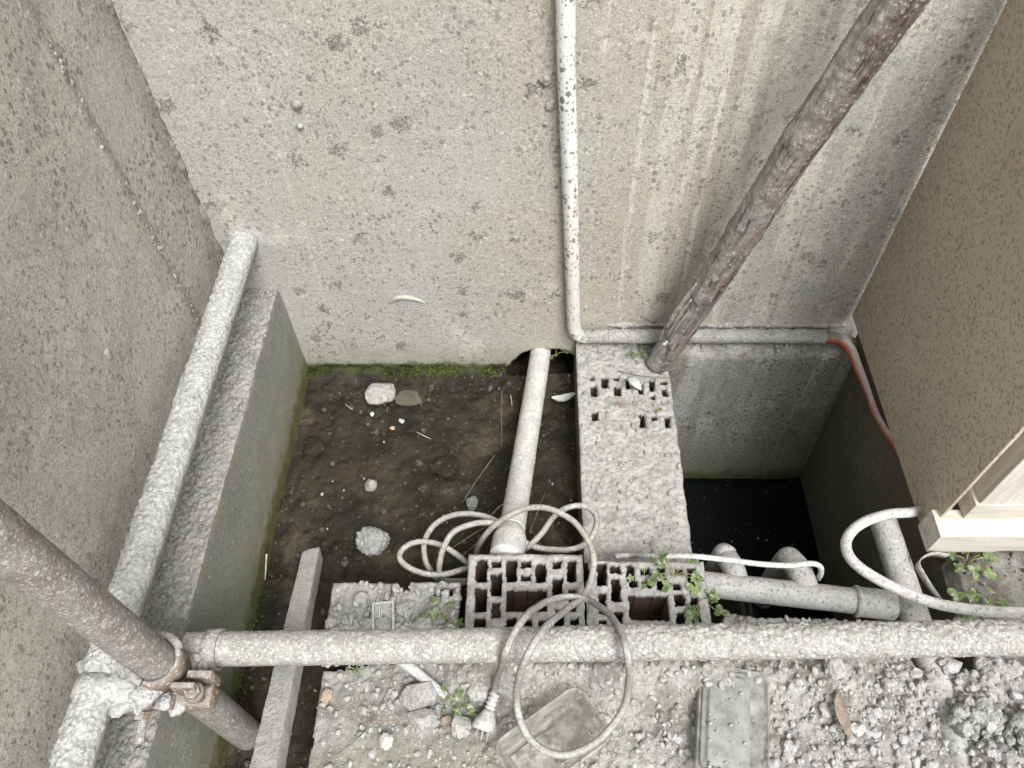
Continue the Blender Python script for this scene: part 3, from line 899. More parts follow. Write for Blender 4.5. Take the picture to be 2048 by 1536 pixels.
def brickfield(x0, x1, y0, y1, ztop, zbot, holes, res, rough, seed, depth, worn=0.004):
    xs = np.linspace(x0, x1, int((x1 - x0) / res) + 1)
    ys = np.linspace(y0, y1, int((y1 - y0) / res) + 1)
    xs = np.concatenate([[x0], xs, [x1]]); ys = np.concatenate([[y0], ys, [y1]])
    X, Y = np.meshgrid(xs, ys)
    v = np.stack([X.ravel(), Y.ravel(), np.full(X.size, ztop)], 1)
    q = v.copy()
    q[:, 0] += 0.0022 * fbm(v, 160, 2, seed)
    q[:, 1] += 0.0022 * fbm(v + 5, 160, 2, seed)
    z = rough * (fbm(v, 35, 4, seed + 1) + 1.1 * (0.55 - worley(v, 110, seed + 2)))
    for (a, b, c, d, *e) in holes:
        dd = e[0] if e else depth
        ins = (q[:, 0] > a) & (q[:, 0] < b) & (q[:, 1] > c) & (q[:, 1] < d)
        near = np.maximum(np.maximum(a - q[:, 0], q[:, 0] - b), np.maximum(c - q[:, 1], q[:, 1] - d))
        z = z - 0.0015 * np.clip(1 - near / 0.003, 0, 1)
        z = np.where(ins, -dd + 0.006 * fbm(v, 60, 2, seed + 4), z)
    m = np.minimum(np.minimum(v[:, 0] - x0, x1 - v[:, 0]), np.minimum(v[:, 1] - y0, y1 - v[:, 1]))
    z -= worn * np.clip(1 - m / 0.006, 0, 1) ** 2
    v[:, 0] += np.where(m < 0.008, 0.0018 * fbm(v, 70, 3, seed + 5), 0)
    v[:, 1] += np.where(m < 0.008, 0.0018 * fbm(v + 9, 70, 3, seed + 6), 0)
    v[:, 2] += z
    V = v.reshape(len(ys), len(xs), 3)
    for sl, src in (((0, slice(None)), (1, slice(None))), ((-1, slice(None)), (-2, slice(None))), ((slice(None), 0), (slice(None), 1)), ((slice(None), -1), (slice(None), -2))):
        V[sl][..., 0] = V[src][..., 0]; V[sl][..., 1] = V[src][..., 1]
        V[sl][..., 2] = zbot
    return V.reshape(-1, 3), gridf(len(ys), len(xs))


hs_ = holes_px(2.926, (1100, 600), [(235, 258, 447, 470), (300, 342, 447, 515), (372, 405, 447, 472), (445, 478, 455, 515), (580, 615, 465, 530), (645, 685, 470, 495),
                                  (240, 275, 495, 560), (376, 413, 500, 560), (515, 548, 490, 550), (590, 620, 555, 580), (655, 690, 515, 560), (245, 280, 650, 700), (525, 560, 665, 745), (597, 630, 675, 700), (672, 706, 678, 750)], 0.10)
STR = empty('brick_partition', ((XS0 + XS1) / 2, -0.27, -0.55), 'low mortared brick partition between the dirt pit and the water, row of open holes on top', 'wall')
part('mortar_cap', STR, brickfield(XS0, XS1, -0.56, 0.004, 0.10, -0.02, hs_, 0.0022, 0.0042, 80, 0.032), M_STRIP)
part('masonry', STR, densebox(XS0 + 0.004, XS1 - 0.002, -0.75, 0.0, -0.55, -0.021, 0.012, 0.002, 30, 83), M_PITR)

HA = [(200, 268, 250, 415), (315, 375, 260, 312), (310, 375, 360, 520), (425, 490, 255, 420), (530, 597, 265, 312), (533, 598, 365, 412), (645, 710, 285, 425),
      (770, 825, 268, 318), (768, 835, 395, 520), (877, 940, 265, 420), (195, 265, 465, 640), (188, 255, 685, 765), (310, 370, 565, 690), (428, 715, 478, 640),
      (425, 490, 690, 750), (550, 605, 700, 750), (665, 722, 700, 760), (785, 850, 620, 750), (885, 940, 470, 640), (900, 960, 695, 750)]
HB = [(995, 1032, 265, 395), (1095, 1167, 275, 440), (1200, 1265, 298, 346), (1203, 1275, 390, 560), (1315, 1375, 292, 410), (1425, 1490, 312, 360), (1432, 1502, 406, 455),
      (1340, 1392, 410, 452), (1540, 1612, 310, 475), (1690, 1735, 320, 360), (1775, 1842, 315, 465), (1108, 1165, 505, 650), (1225, 1285, 640, 745), (1335, 1635, 525, 700), (1675, 1750, 505, 590),
      (1690, 1755, 645, 745), (1795, 1866, 535, 712), (1665, 1720, 430, 475), (1110, 1165, 700, 745)]
zt = 0.204
hA, hB = holes_px(3.724, (900, 1050), HA, zt), holes_px(3.724, (900, 1050), HB, zt)
hA[12] = (*hA[12], 0.018); hA[18] = (*hA[18], 0.02)
a0, a1 = P(937, 1106, z=zt), P(1166, 1108, z=zt)
b0, b1 = P(1168, 1112, z=zt), P(1408, 1122, z=zt)
GB = 'hollow clay bricks at the edge of the pit'
solo('hollow_brick', brickfield(a0[0], a1[0] - 0.001, a0[1] - 0.158, a0[1], zt, 0.116, hA, 0.0017, 0.0030, 90, 0.08), M_BRICK,
     'cement crusted hollow brick, its large opening part filled, under the cord loops', 'brick', GB)
solo('hollow_brick', brickfield(b0[0] + 0.0015, b1[0], b1[1] - 0.152, (b0[1] + b1[1]) / 2 - 0.002, zt - 0.002, 0.114, hB, 0.0017, 0.0030, 95, 0.08), M_BRICK,
     'cement crusted hollow brick with green weed growing from its holes, beside the drain pipe', 'brick', GB)
zs_ = 0.165
c0, c1 = P(666, 1164, z=zs_), P(921, 1166, z=zs_)
hC = holes_px(1.0, (0, 0), [(868, 905, 1176, 1191)], zs_)
# two bricks lie side by side under the rubble; a notch parts them
n0 = P(782, 1170, z=zs_)[0]; n1 = P(818, 1170, z=zs_)[0]
solo('hollow_brick', brickfield(c0[0], n0, c0[1] - 0.125, c0[1], zs_, 0.07, [], 0.0022, 0.0028, 98, 0.05), M_SLAB,
     'grey flat topped brick half under rubble, left of the notch near the batten', 'brick', GB)
solo('hollow_brick', brickfield(n0 + 0.0015, c1[0], c1[1] - 0.125, c1[1] + 0.002, zs_ + 0.001, 0.07, hC + [(n0 - 0.01, n1, c1[1] - 0.013, c1[1] + 0.01, 0.03)], 0.0022, 0.0024, 99, 0.05), M_SLAB,
     'grey brick with one open slot, half under rubble beside the small weed', 'brick', GB)

# ------------------------------------------------------------------ conduit on the wall
yp = -0.016
cpts = [P(1140, -900, y=yp), P(1131, 0, y=yp), P(1139, 330, y=yp), P(1146, 600, y=yp), P(1147, 640, y=yp), P(1150, 660, y=yp - 0.001), P(1162, 672, y=yp - 0.002), P(1185, 673, y=yp - 0.004)]
hpts = [P(1205, 673, y=-0.02), P(1400, 673, y=-0.022), P(1600, 673, y=-0.022), P(1650, 674, y=-0.024), P(1682, 680, y=-0.03), P(1701, 700, y=-0.050), P(1714, 730, x=0.637), P(1734, 780, x=0.638), P(1754, 833, x=0.640), P(1790, 890, x=0.650), P(1840, 960, x=0.654)]
CO = empty('conduit', cpts[5], 'speckled white conduit running down the back wall and along its foot', 'pipe')
part('pipe', CO, tube(spline(cpts), 0.0137, 28, 0.004), M_COND)
part('floor_pipe', CO, tube(spline([cpts[-2], cpts[-1]] + hpts[:4]), lambda t: 0.0134 + 0.0012 * min(1, t * 4), 28, 0.003, True,
     lambda p, n: np.clip(n[:, 2] + 0.4, 0, 1) * (0.0025 * fbm(p, 60, 3, 7) + 0.003 * (0.5 - worley(p, 110, 8)) + 0.001)), M_MORTAR)
part('orange_end', CO, tube(spline(hpts[3:]), lambda t: 0.0125 - 0.0060 * min(1, t * 2.2), 28, 0.003), M_ORANGE, 'bent orange end of the conduit, dust on its upper side')

# ------------------------------------------------------------------ log prop
lb, lt_ = P(1316, 722, z=0.112), P(1800, 0, y=-0.12)
dl = lt_ - lb
lp = [lb + dl * t + np.array([0.004 * math.sin(5 * t + 1), 0.0, 0]) for t in np.linspace(-0.01, 1.9, 24)]


def logdisp(p, n):
    al = p.copy(); al[:, 2] *= 0.12; al[:, 0] -= p[:, 2] * 0.24
    d = 0.0038 * fbm(al, 90, 4, 100) + 0.0016 * fbm(p, 20, 3, 101) + 0.0018 * fbm(p, 130, 3, 102)
    for (kz, s) in ((0.33, 0.002), (0.5, 0.003), (0.68, 0.002), (0.86, 0.003)):
        d += s * np.exp(-((p[:, 2] - kz) / 0.018) ** 2) * np.clip(fbm(p, 18, 2, int(kz * 100)) * 2, 0, 1)
    # lost strip of bark low on the log
    k = np.clip((p[:, 2] - 0.19) / 0.02, 0, 1) * np.clip((0.33 - p[:, 2]) / 0.03, 0, 1) * np.clip(-n[:, 0] * 1.3 - 0.3, 0, 1)
    return d - 0.006 * k


LOG = empty('log', lb, 'reddish brown bark covered log leaning on the back wall, foot on the partition', 'log')
part('trunk', LOG, tube(lp, lambda t: 0.0250 + 0.0075 * t, 64, 0.003, True, logdisp), M_BARK)
axis = dl / np.linalg.norm(dl)
for k, (t0, t1, off, w) in enumerate(((0.11, 0.33, -0.029, 0.010), (0.13, 0.28, -0.022, 0.008), (0.12, 0.24, -0.014, 0.006))):   # loose bark splinters
    pts = [lb + dl * t + np.array([off - 0.004 * math.sin(3 * (t - t0) / (t1 - t0)), -0.012 - 0.004 * k, 0.004]) for t in np.linspace(t0, t1, 8)]
    part('bark_strip', LOG, tube(pts, lambda t, w=w: w * (0.25 + 0.75 * math.sin(math.pi * (0.1 + 0.85 * t))) * 0.6, 10, 0.004, True,
                                 lambda p, n: 0.0025 * fbm(p, 70, 3, 110)), M_BARK)
for (px, py, s) in ((1329, 688, 0.004), (1333, 684, 0.003)):
    t = (P(px, py, y=-0.09)[2] - lb[2]) / dl[2]
    c = P(px, py, y=(lb + dl * t)[1] - 0.024)
    part('mortar_blob', LOG, rock(c, (s, s * 0.5, s), 3, 3, 0.3, 0.1), M_WHITEST)

# ------------------------------------------------------------------ board on the right
bz0, bz1 = 0.186, 0.93
BOARD_Y = float(P(1914, 998, x=XB)[1])
solo('chipboard_panel', box(XB, XB + 0.006, BOARD_Y, -0.006, bz0, bz1, 0.0015), M_BOARD, 'tall brown flecked chipboard panel standing on the right', 'board')

# pale timber frame in front of the board
A = P(1862.6, 1014, x=0.620); D = P(1879, 1067.6, x=0.620); B = P(1834.5, 1058, x=0.620); Cc = P(1857, 1107, x=0.620)
bt, bb = (A[2] + D[2]) / 2, (B[2] + Cc[2]) / 2
yb, yf = (A[1] + B[1]) / 2, (D[1] + Cc[1]) / 2
FR = empty('timber_frame', (0.75, (yb + yf) / 2, bb), 'pale whitewashed timber frame foot standing beside the chipboard', 'timber frame')
import bmesh
# base plate with scalloped lower edge
xs = np.linspace(0.620, 1.02, 90)
sc = np.array([0.0])
def under(x):
    u = (x - 0.752) / 0.030
    r = np.where(np.abs(u) < 1, np.sqrt(np.clip(1 - u * u, 0, 1)), 0)
    w = (x - 0.705) / 0.018
    return bb + 0.007 * r + 0.001 * np.where(np.abs(w) < 1, 1 - w * w, 0)
bot = under(xs)
mb = MB()
pf = np.concatenate([np.stack([xs, np.full(90, yf), bot], 1), np.stack([xs, np.full(90, yf), np.full(90, bt)], 1),
                     np.stack([xs, np.full(90, yb), bot], 1), np.stack([xs, np.full(90, yb), np.full(90, bt)], 1)])
fs = []
for i in range(89):
    fs += [(i, i + 1, 91 + i, 90 + i), (181 + i, 180 + i, 270 + i, 271 + i), (90 + i, 91 + i, 271 + i, 270 + i), (1 + i, i, 180 + i, 181 + i)]
fs += [(0, 90, 270, 180), (179, 89, 269, 359)]
mb.add(pf, fs)
part('base_plate', FR, mb, M_WT_X, smooth=False)
e0 = P(1912, 998, z=bt)
x1 = e0[0]
q0, q1 = P(1912, 998, x=x1), P(1925.5, 1038, x=x1)
ub, uf = q0[1], q1[1]
zt1 = P(1945, 990, x=x1)[2]
part('block', FR, box(x1, 1.0, uf, ub, bt + 0.0005, zt1, 0.0012), M_WT_X, smooth=False)
x2 = x1 + 0.006
part('stud', FR, box(x2, 0.93, uf + 0.002, ub - 0.001, zt1 + 0.0005, 0.93, 0.0012), M_WT_Z, smooth=False)

# ------------------------------------------------------------------ drain pipes
dp = [P(1082, 690, y=0.06), P(1080, 712, y=-0.005), P(1050, 900, z=0.085), P(1024, 1060, z=0.155)]
dp[0] = np.array([dp[1][0] + 0.004, 0.10, dp[1][2] - 0.01])
DR = empty('drain_pipe', dp[3], 'pale plastic drain pipe coming from the hole in the back wall over the dirt', 'pipe')
part('pipe', DR, tube(spline(dp), 0.0222, 36, 0.004, True, lambda p, n: np.clip(n[:, 2], 0, 1) * 0.0012 * np.clip(fbm(p, 80, 3, 3) * 2, -0.2, 1) + 0.0012 * (worley(p, 60, 4) < 0.13)), M_PVC)
ax = dp[3] - dp[2]; ax /= np.linalg.norm(ax)
s0 = P(1022, 1062, z=0.157); s1 = s0 + ax * 0.060
part('socket', DR, tube([s0 - ax * 0.002, s0 + ax * 0.012, s0 + ax * 0.02, s1], lambda t: np.interp(t, [0, 0.2, 0.35, 1], [0.0225, 0.026, 0.0285, 0.0285]), 36, 0.003), M_PVC)

h0, h1 = P(1390, 1166, z=0.152), P(1790, 1211, z=0.145)
HP = empty('drain_pipe', (h0 + h1) / 2, 'grey dusty drain pipe with two bent branches at the edge of the black water', 'pipe')
part('pipe', HP, tube([h0, h1], 0.0205, 32, 0.004, True, lambda p, n: 0.0007 * fbm(p, 40, 3, 2)), M_PVCG)
hx = (h1 - h0) / np.linalg.norm(h1 - h0)
k0, k1 = P(1706, 1202, z=0.147), P(1786, 1211, z=0.145)
part('socket', HP, tube([k0, k1], lambda t: np.interp(t, [0, 0.06, 0.1, 0.16, 1], [0.0225, 0.0255, 0.0255, 0.0235, 0.0235]), 32, 0.002), M_PVCG)
for (px, py, r, drop) in ((1612, 1180, 0.0205, 0.20), (1477, 1172, 0.0185, 0.30)):
    b = P(px, py, z=0.148)
    pts = [b, b + np.array([-0.004, 0.030, 0.0]), b + np.array([-0.010, 0.052, -0.010]), b + np.array([-0.012, 0.062, -0.035]), b + np.array([-0.012, 0.064, -drop])]
    part('branch', HP, tube(spline(pts), r, 28, 0.004, True, lambda p, n: 0.0006 * fbm(p, 50, 3, 2)), M_PVCG)

g0, g1 = P(1766, 1042, z=0.165), P(1885, 1400, z=0.148)
gd = g1 - g0
solo('pipe', tube([g0, g0 + gd * 1.35], 0.0218, 32, 0.004, True, lambda p, n: 0.0012 * np.clip(n[:, 2], 0, 1) * fbm(p, 60, 3, 5)), M_PVCG,
     'grey dusty pipe pointing away under the looped hose, half buried in rubble', 'pipe')

# ------------------------------------------------------------------ scaffold tubes and clamps
lz = 0.383
l0, l1 = P(495, 489, z=lz), P(180, 1470, z=lz)
l0 = np.array([-0.534, 0.01, lz]); l1 = np.array([-0.536, -1.30, lz])


def crustdisp(a, s):
    def d(p, n):
        up = np.clip(n[:, 2] * 0.9 + 0.45 - n[:, 0] * 0.35, 0, 1)
        return up * a * (0.0022 + 0.0028 * fbm(p, 16, 3, s) + 0.0042 * (0.5 - worley(p, 110, s + 1)) + 0.0042 * (0.5 - worley(p, 240, s + 2)))
    return d


solo('scaffold_tube', tube([l0, l1], 0.0236, 104, 0.0017, True, crustdisp(0.95, 120)), M_CRUST, 'scaffold tube thickly crusted with white cement, lying along the left ledge', 'scaffold tube', 'scaffold tubes')
f0, f1 = P(372, 1299, z=0.32), P(2040, 1276, z=0.32)
f2 = f0 + (f1 - f0) * 1.35
solo('scaffold_tube', tube([f0, f2], 0.0222, 88, 0.0018, True, lambda p, n: crustdisp(0.85, 130)(p, n) * (0.35 + 0.65 * np.clip((p[:, 0] + 0.05) / 0.1, 0, 1))), M_FTUBE,
     'white splashed horizontal scaffold tube crossing above the bricks and rubble', 'scaffold tube', 'scaffold tubes')
PX, PY = -0.466, -0.762
solo('scaffold_tube', tube([(PX - 0.004, PY, 0.004), (PX, PY, 0.45), (PX, PY, 3.2)], 0.0238, 48, 0.008, True, lambda p, n: 0.0006 * fbm(p, 60, 3, 140)), M_POLE,
     'rusty upright scaffold tube rising past the camera at the lower left', 'scaffold tube', 'scaffold tubes')


def ring(c, ax, r0, r1, w, a0=0, a1=2 * math.pi, ref=(0, 0, 1), segs=40):
    c, ax = np.array(c, float), np.array(ax, float)
    ax /= np.linalg.norm(ax)
    u = np.cross(ax, ref); u /= np.linalg.norm(u)
    w_ = np.cross(ax, u)
    a = np.linspace(a0, a1, segs)
    full = abs(a1 - a0 - 2 * math.pi) < 1e-6
    e = u * np.cos(a)[:, None] + w_ * np.sin(a)[:, None]
    V = np.stack([c + e * r0 - ax * w / 2, c + e * r1 - ax * w / 2, c + e * r1 + ax * w / 2, c + e * r0 + ax * w / 2], 1).reshape(-1, 3)
    F = []
    for i in range(segs - 1):
        for k in range(4):
            F.append((i * 4 + k, i * 4 + (k + 1) % 4, i * 4 + 4 + (k + 1) % 4, i * 4 + 4 + k))
    if not full:
        F += [(3, 2, 1, 0), tuple((segs - 1) * 4 + k for k in range(4))]
    return V, F


def cyl(a, b, r, n=16):
    return tube([a, (np.array(a) + np.array(b)) / 2, b], r, n, 0.004)


def hexnut(c, ax, r, h):
    return tube([np.array(c) - np.array(ax) * h / 2, c, np.array(c) + np.array(ax) * h / 2], r, 6, h / 2)


CL = empty('scaffold_clamp', (PX, PY, 0.36), 'rusty scaffold clamp joining the upright tube to the horizontal tube', 'clamp')
zc = P(338, 1335, y=PY)[2]
part('collar', CL, ring((PX, PY, 0.385), (0, 0, 1), 0.0243, 0.0300, 0.034, ref=(0, 1, 0)), M_STEEL)
part('strap', CL, ring((PX + 0.001, PY, 0.405), (0.25, 0, 1), 0.0250, 0.0335, 0.010, -2.6, 1.3, ref=(0, 1, 0)), M_MORTAR)
part('tube_band', CL, ring((PX + 0.036, f0[1] + 0.0005, 0.32), (1, 0, 0), 0.0234, 0.0270, 0.020), M_FTUBE)
ear = MB()
ear.add(*box(PX + 0.022, PX + 0.052, PY - 0.030, PY - 0.022, 0.355, 0.392, 0.002))
ear.add(*box(PX + 0.030, PX + 0.062, PY - 0.012, PY - 0.002, 0.335, 0.372, 0.002))
part('lug', CL, ear, M_STEEL)
bc = np.array([PX + 0.046, PY - 0.030, 0.362])
part('washer', CL, cyl(bc + [0, 0, 0.008], bc + [0, 0, 0.012], 0.0125, 24), M_STEEL)
bo = part('bolt', CL, cyl(bc + [0, 0, -0.03], bc + [0, 0, 0.022], 0.0052), M_STEEL)
part('swivel_plate', CL, densebox(PX + 0.004, PX + 0.058, PY - 0.040, PY - 0.012, 0.322, 0.346, 0.002, 0.0025, 50, 170, rnd=0.006), M_STEEL)
part('nut', CL, hexnut(bc + np.array([0, 0, 0.0145]), (0, 0, 1), 0.0095, 0.008), M_STEEL, smooth=False)

C2 = empty('scaffold_clamp', (PX - 0.05, PY - 0.03, 0.35), 'cement caked scaffold clamp gripping the ledge tube beside the upright', 'clamp')
part('tube_band', C2, ring((-0.535, -0.792, lz), (0, 1, 0), 0.0245, 0.0278, 0.024), M_CRUST)
part('collar', C2, ring((PX, PY, 0.335), (0, 0, 1), 0.0243, 0.0305, 0.030, ref=(0, 1, 0)), M_STEEL)
lg = MB()
lg.add(*box(PX - 0.050, PX - 0.006, PY - 0.045, PY - 0.025, 0.356, 0.374, 0.002))
lg.add(*box(PX - 0.03, PX + 0.014, PY - 0.044, PY - 0.027, 0.340, 0.352, 0.002))
part('lug', C2, lg, M_STEEL)
b2 = np.array([PX - 0.020, PY - 0.052, 0.352])
part('bolt', C2, tube([b2 + [0, 0.012, 0.0], b2 + [0.0, -0.009, -0.006], b2 + [0.0, -0.030, -0.012]], lambda t: 0.0055 + 0.0006 * (math.sin(t * 110) > 0), 14, 0.0006), M_FTUBE)
part('nut', C2, hexnut(b2, (0, -0.94, -0.28), 0.0105, 0.009), M_STEEL, smooth=False)
for (px, py, zz_, s, sd) in ((200, 1325, 0.372, 0.020, 1), (172, 1330, 0.362, 0.011, 2), (240, 1370, 0.388, 0.026, 3), (285, 1392, 0.375, 0.020, 4), (225, 1345, 0.380, 0.021, 5), (352, 1412, 0.340, 0.012, 6), (312, 1378, 0.372, 0.013, 7), (405, 1330, 0.335, 0.009, 8), (215, 1375, 0.392, 0.020, 9), (250, 1405, 0.385, 0.017, 10), (330, 1405, 0.355, 0.010, 11), (390, 1318, 0.340, 0.008, 12)):
    part('mortar_lump', C2, rock(P(px, py, z=zz_), (s, s * 0.9, s * 0.6), sd + 20, 4, 0.35, 0.25, (0, 0, sd)), M_CRUST)

# ------------------------------------------------------------------ batten in the trench
def along(px0, py0, H0, px1, py1, H1):
    return P(px0, py0, z=1.35 - H0), P(px1, py1, z=1.35 - H1)


e0, e1 = along(622, 1098, 1.30, 532, 1500, 0.965)
ax = (e1 - e0); ln = np.linalg.norm(ax); ax /= ln
sx = np.cross(ax, [0, 0, 1]); sx /= np.linalg.norm(sx)
if sx[0] < 0: sx = -sx
up = np.cross(sx, ax)
if up[2] < 0: up = -up
bx = densebox(-0.016, 0.016, 0, ln + 0.10, -0.026, 0, 0.004, 0.0009, 60, 150, rnd=0.0022)
v, f = bx.get()
tilt = 0.06
v2 = v.copy(); v2[:, 0] = v[:, 0] * math.cos(tilt) + v[:, 2] * math.sin(tilt) * -1; v2[:, 2] = v[:, 0] * math.sin(tilt) * -1 * -1 + v[:, 2] * math.cos(tilt)
v2[:, 0] = v[:, 0] * math.cos(tilt) - v[:, 2] * math.sin(tilt); v2[:, 2] = v[:, 0] * math.sin(tilt) + v[:, 2] * math.cos(tilt)
w = e0 + v2[:, :1] * sx + v2[:, 1:2] * ax + v2[:, 2:3] * up
if np.linalg.det(np.stack([sx, ax, up])) < 0: f = [q[::-1] for q in f]
solo('batten', (w, f), M_PLANK, 'grey dusty square wooden batten slanting up out of the trench', 'wood')

# ------------------------------------------------------------------ cords and hose
def px3(lst):
    return [P(a, b, z=1.35 - h) for a, b, h in lst]


cord = [(983, 1408, 1.165), (990, 1372, 1.150), (1001, 1335, 1.06), (1010, 1310, 0.99), (1023, 1275, 0.985), (1050, 1235, 1.00), (1085, 1207, 1.05), (1130, 1193, 1.09), (1175, 1199, 1.09), (1215, 1226, 1.04), (1243, 1268, 0.99), (1257, 1320, 0.985),
        (1257, 1380, 1.05), (1240, 1430, 1.08), (1205, 1475, 1.09), (1160, 1503, 1.09), (1115, 1510, 1.085), (1075, 1493, 1.08), (1046, 1455, 1.075), (1034, 1400, 1.06), (1041, 1345, 0.995), (1060, 1300, 0.965), (1090, 1255, 0.98), (1130, 1220, 1.05), (1163, 1196, 1.10),
        (1182, 1165, 1.12), (1187, 1120, 1.125), (1173, 1075, 1.13), (1141, 1038, 1.13), (1096, 1017, 1.13), (1050, 1018, 1.14), (1005, 1040, 1.16), (970, 1070, 1.19), (955, 1100, 1.24), (950, 1122, 1.27),
        (937, 1128, 1.25), (910, 1106, 1.23), (880, 1089, 1.22), (845, 1083, 1.22), (815, 1091, 1.22), (799, 1108, 1.22), (804, 1125, 1.22), (830, 1141, 1.22), (865, 1149, 1.22), (900, 1146, 1.22), (938, 1137, 1.24), (952, 1148, 1.27), (930, 1165, 1.29), (893, 1170, 1.27),
        (880, 1150, 1.23), (879, 1128, 1.20), (886, 1096, 1.18), (907, 1064, 1.17), (945, 1048, 1.17), (985, 1047, 1.175), (1012, 1059, 1.18), (1040, 1080, 1.19), (1078, 1096, 1.19), (1130, 1100, 1.185), (1166, 1090, 1.18), (1186, 1070, 1.18), (1194, 1042, 1.185), (1184, 1021, 1.19), (1160, 1012, 1.19),
        (1131, 1018, 1.19), (1106, 1036, 1.185), (1085, 1066, 1.18), (1057, 1093, 1.19), (1030, 1112, 1.24), (1000, 1135, 1.28), (940, 1160, 1.29), (880, 1160, 1.27), (860, 1138, 1.25), (850, 1110, 1.24), (851, 1080, 1.23), (869, 1050, 1.22), (900, 1033, 1.21), (940, 1027, 1.205), (980, 1037, 1.205), (1015, 1058, 1.21), (1050, 1085, 1.23)]
CD = empty('extension_cord', P(1115, 1510, z=0.26), 'grey dusty extension cord lying in tangled loops over brick and tube', 'cord')
cpath = resample(spline(px3(cord), 6), 0.006)
cpath = cpath + 0.0016 * np.stack([fbm(cpath, 26, 2, k) for k in (1, 2, 3)], 1)
part('cable', CD, tube(cpath, 0.0050, 14, 0.004), M_CORD)
n0_, n1_ = P(984, 1404, z=0.185), P(966, 1462, z=0.180)
na = (n1_ - n0_) / np.linalg.norm(n1_ - n0_)
Ln = np.linalg.norm(n1_ - n0_)
part('strain_relief', CD, tube([n0_ - na * 0.012, n0_ + na * 0.014], lambda t: 0.0068 + 0.0018 * (math.sin(t * 26) > 0), 16, 0.0012), M_HOSE)
PLG = part('plug', CD, tube([n0_ + na * 0.012, n0_ + na * Ln], lambda t: np.interp(t, [0, 0.3, 0.6, 0.95, 1], [0.008, 0.0125, 0.017, 0.0185, 0.016]), 20, 0.003, True, lambda p, n: 0.001 * fbm(p, 90, 3, 2)), M_HOSE)
sd_ = np.cross(na, [0, 0, 1]); sd_ /= np.linalg.norm(sd_)
for k in (-1, 0, 1):
    part('prong', PLG, cyl(n1_ + sd_ * k * 0.008 - na * 0.002, n1_ + sd_ * k * 0.008 + na * 0.013 + [0, 0, -0.003], 0.0023, 10), M_STEEL)

thin = [(1230, 1113, 1.20), (1262, 1111, 1.20), (1300, 1112, 1.16), (1375, 1112, 1.13), (1440, 1118, 1.13), (1520, 1128, 1.14), (1580, 1131, 1.145), (1622, 1127, 1.15), (1640, 1133, 1.16), (1642, 1146, 1.18), (1636, 1158, 1.21)]
solo('cable', tube(spline(px3(thin)), 0.0044, 12, 0.004), M_HOSE, 'thin pale cable stretched over the black water to a pipe branch', 'cable')
hose = [(1875, 1014, 1.19), (1845, 1020, 1.16), (1820, 1025, 1.14), (1780, 1028, 1.13), (1735, 1041, 1.13), (1705, 1061, 1.125), (1692, 1085, 1.12), (1698, 1112, 1.115), (1722, 1137, 1.11), (1762, 1162, 1.11), (1812, 1186, 1.11), (1872, 1207, 1.11), (1950, 1220, 1.11), (2050, 1226, 1.11), (2200, 1222, 1.12), (2400, 1200, 1.14)]
solo('hose', tube(spline(px3(hose)), 0.0082, 18, 0.004), M_HOSE, 'thick pale hose bending back in a loop over the half buried pipe', 'hose')
# flat strap standing on edge
sp = spline(px3([(1895, 1112, 1.16), (1868, 1108, 1.15), (1848, 1114, 1.15), (1836, 1128, 1.155), (1846, 1150, 1.17), (1866, 1182, 1.19), (1890, 1215, 1.20)]), 8)
tg = np.gradient(sp, axis=0); tg /= np.linalg.norm(tg, axis=1, keepdims=True)
w_ = np.cross(tg, [0, 0, 1.0]); w_ /= np.linalg.norm(w_, axis=1, keepdims=True)
th = 0.0009
vv = np.stack([sp + w_ * th + [0, 0, 0.007], sp - w_ * th + [0, 0, 0.007], sp - w_ * th - [0, 0, 0.009], sp + w_ * th - [0, 0, 0.009]], 1).reshape(-1, 3)
ff = []
for i in range(len(sp) - 1):
    for k in range(4): ff.append((i * 4 + k, i * 4 + (k + 1) % 4, i * 4 + 4 + (k + 1) % 4, i * 4 + 4 + k))
ff += [(3, 2, 1, 0), tuple((len(sp) - 1) * 4 + k for k in range(4))]
solo('strap', (vv, ff), M_STRAP, 'bent flat grey strap sticking out below the timber frame', 'strap')

# ------------------------------------------------------------------ takeaway trays
def rrect(w, h, r, n=8):
    pts = []
    for cx, cy, a in ((w / 2 - r, h / 2 - r, 0), (-w / 2 + r, h / 2 - r, 90), (-w / 2 + r, -h / 2 + r, 180), (w / 2 - r, -h / 2 + r, 270)):
        for k in range(n + 1):
            t = math.radians(a + 90 * k / n)
            pts.append((cx + r * math.cos(t), cy + r * math.sin(t)))
    return np.array(pts)


def loft(rings, close_end=True):
    V, F = [], []
    n = len(rings[0])
    for r in rings: V.append(r)
    for i in range(len(rings) - 1):
        for k in range(n):
            F.append((i * n + k, i * n + (k + 1) % n, (i + 1) * n + (k + 1) % n, (i + 1) * n + k))
    if close_end: F.append(tuple((len(rings) - 1) * n + k for k in range(n)))
    return np.concatenate(V), F


def place(v, c, ang, tx=0, ty=0):
    return v @ rotm(tx, ty, 0).T @ rotm(0, 0, ang).T + c


def trayshell(w, h, d, r, thick=0.0008):
    """open tray: outer skirt, rim bead, inner wall, floor with raised panel"""
    R = []
    def rg(dw, z): return np.c_[rrect(w + dw, h + dw, max(0.004, r + dw / 2)), np.full(36, z)]
    R += [rg(0.008, d - 0.004), rg(0.008, d), rg(0.004, d + 0.0012), rg(0.0, d), rg(-0.003, d - 0.003), rg(-0.010, 0.006), rg(-0.014, 0.001), rg(-0.020, 0.0), rg(-0.034, 0.0), rg(-0.038, 0.0025)]
    return loft(R)


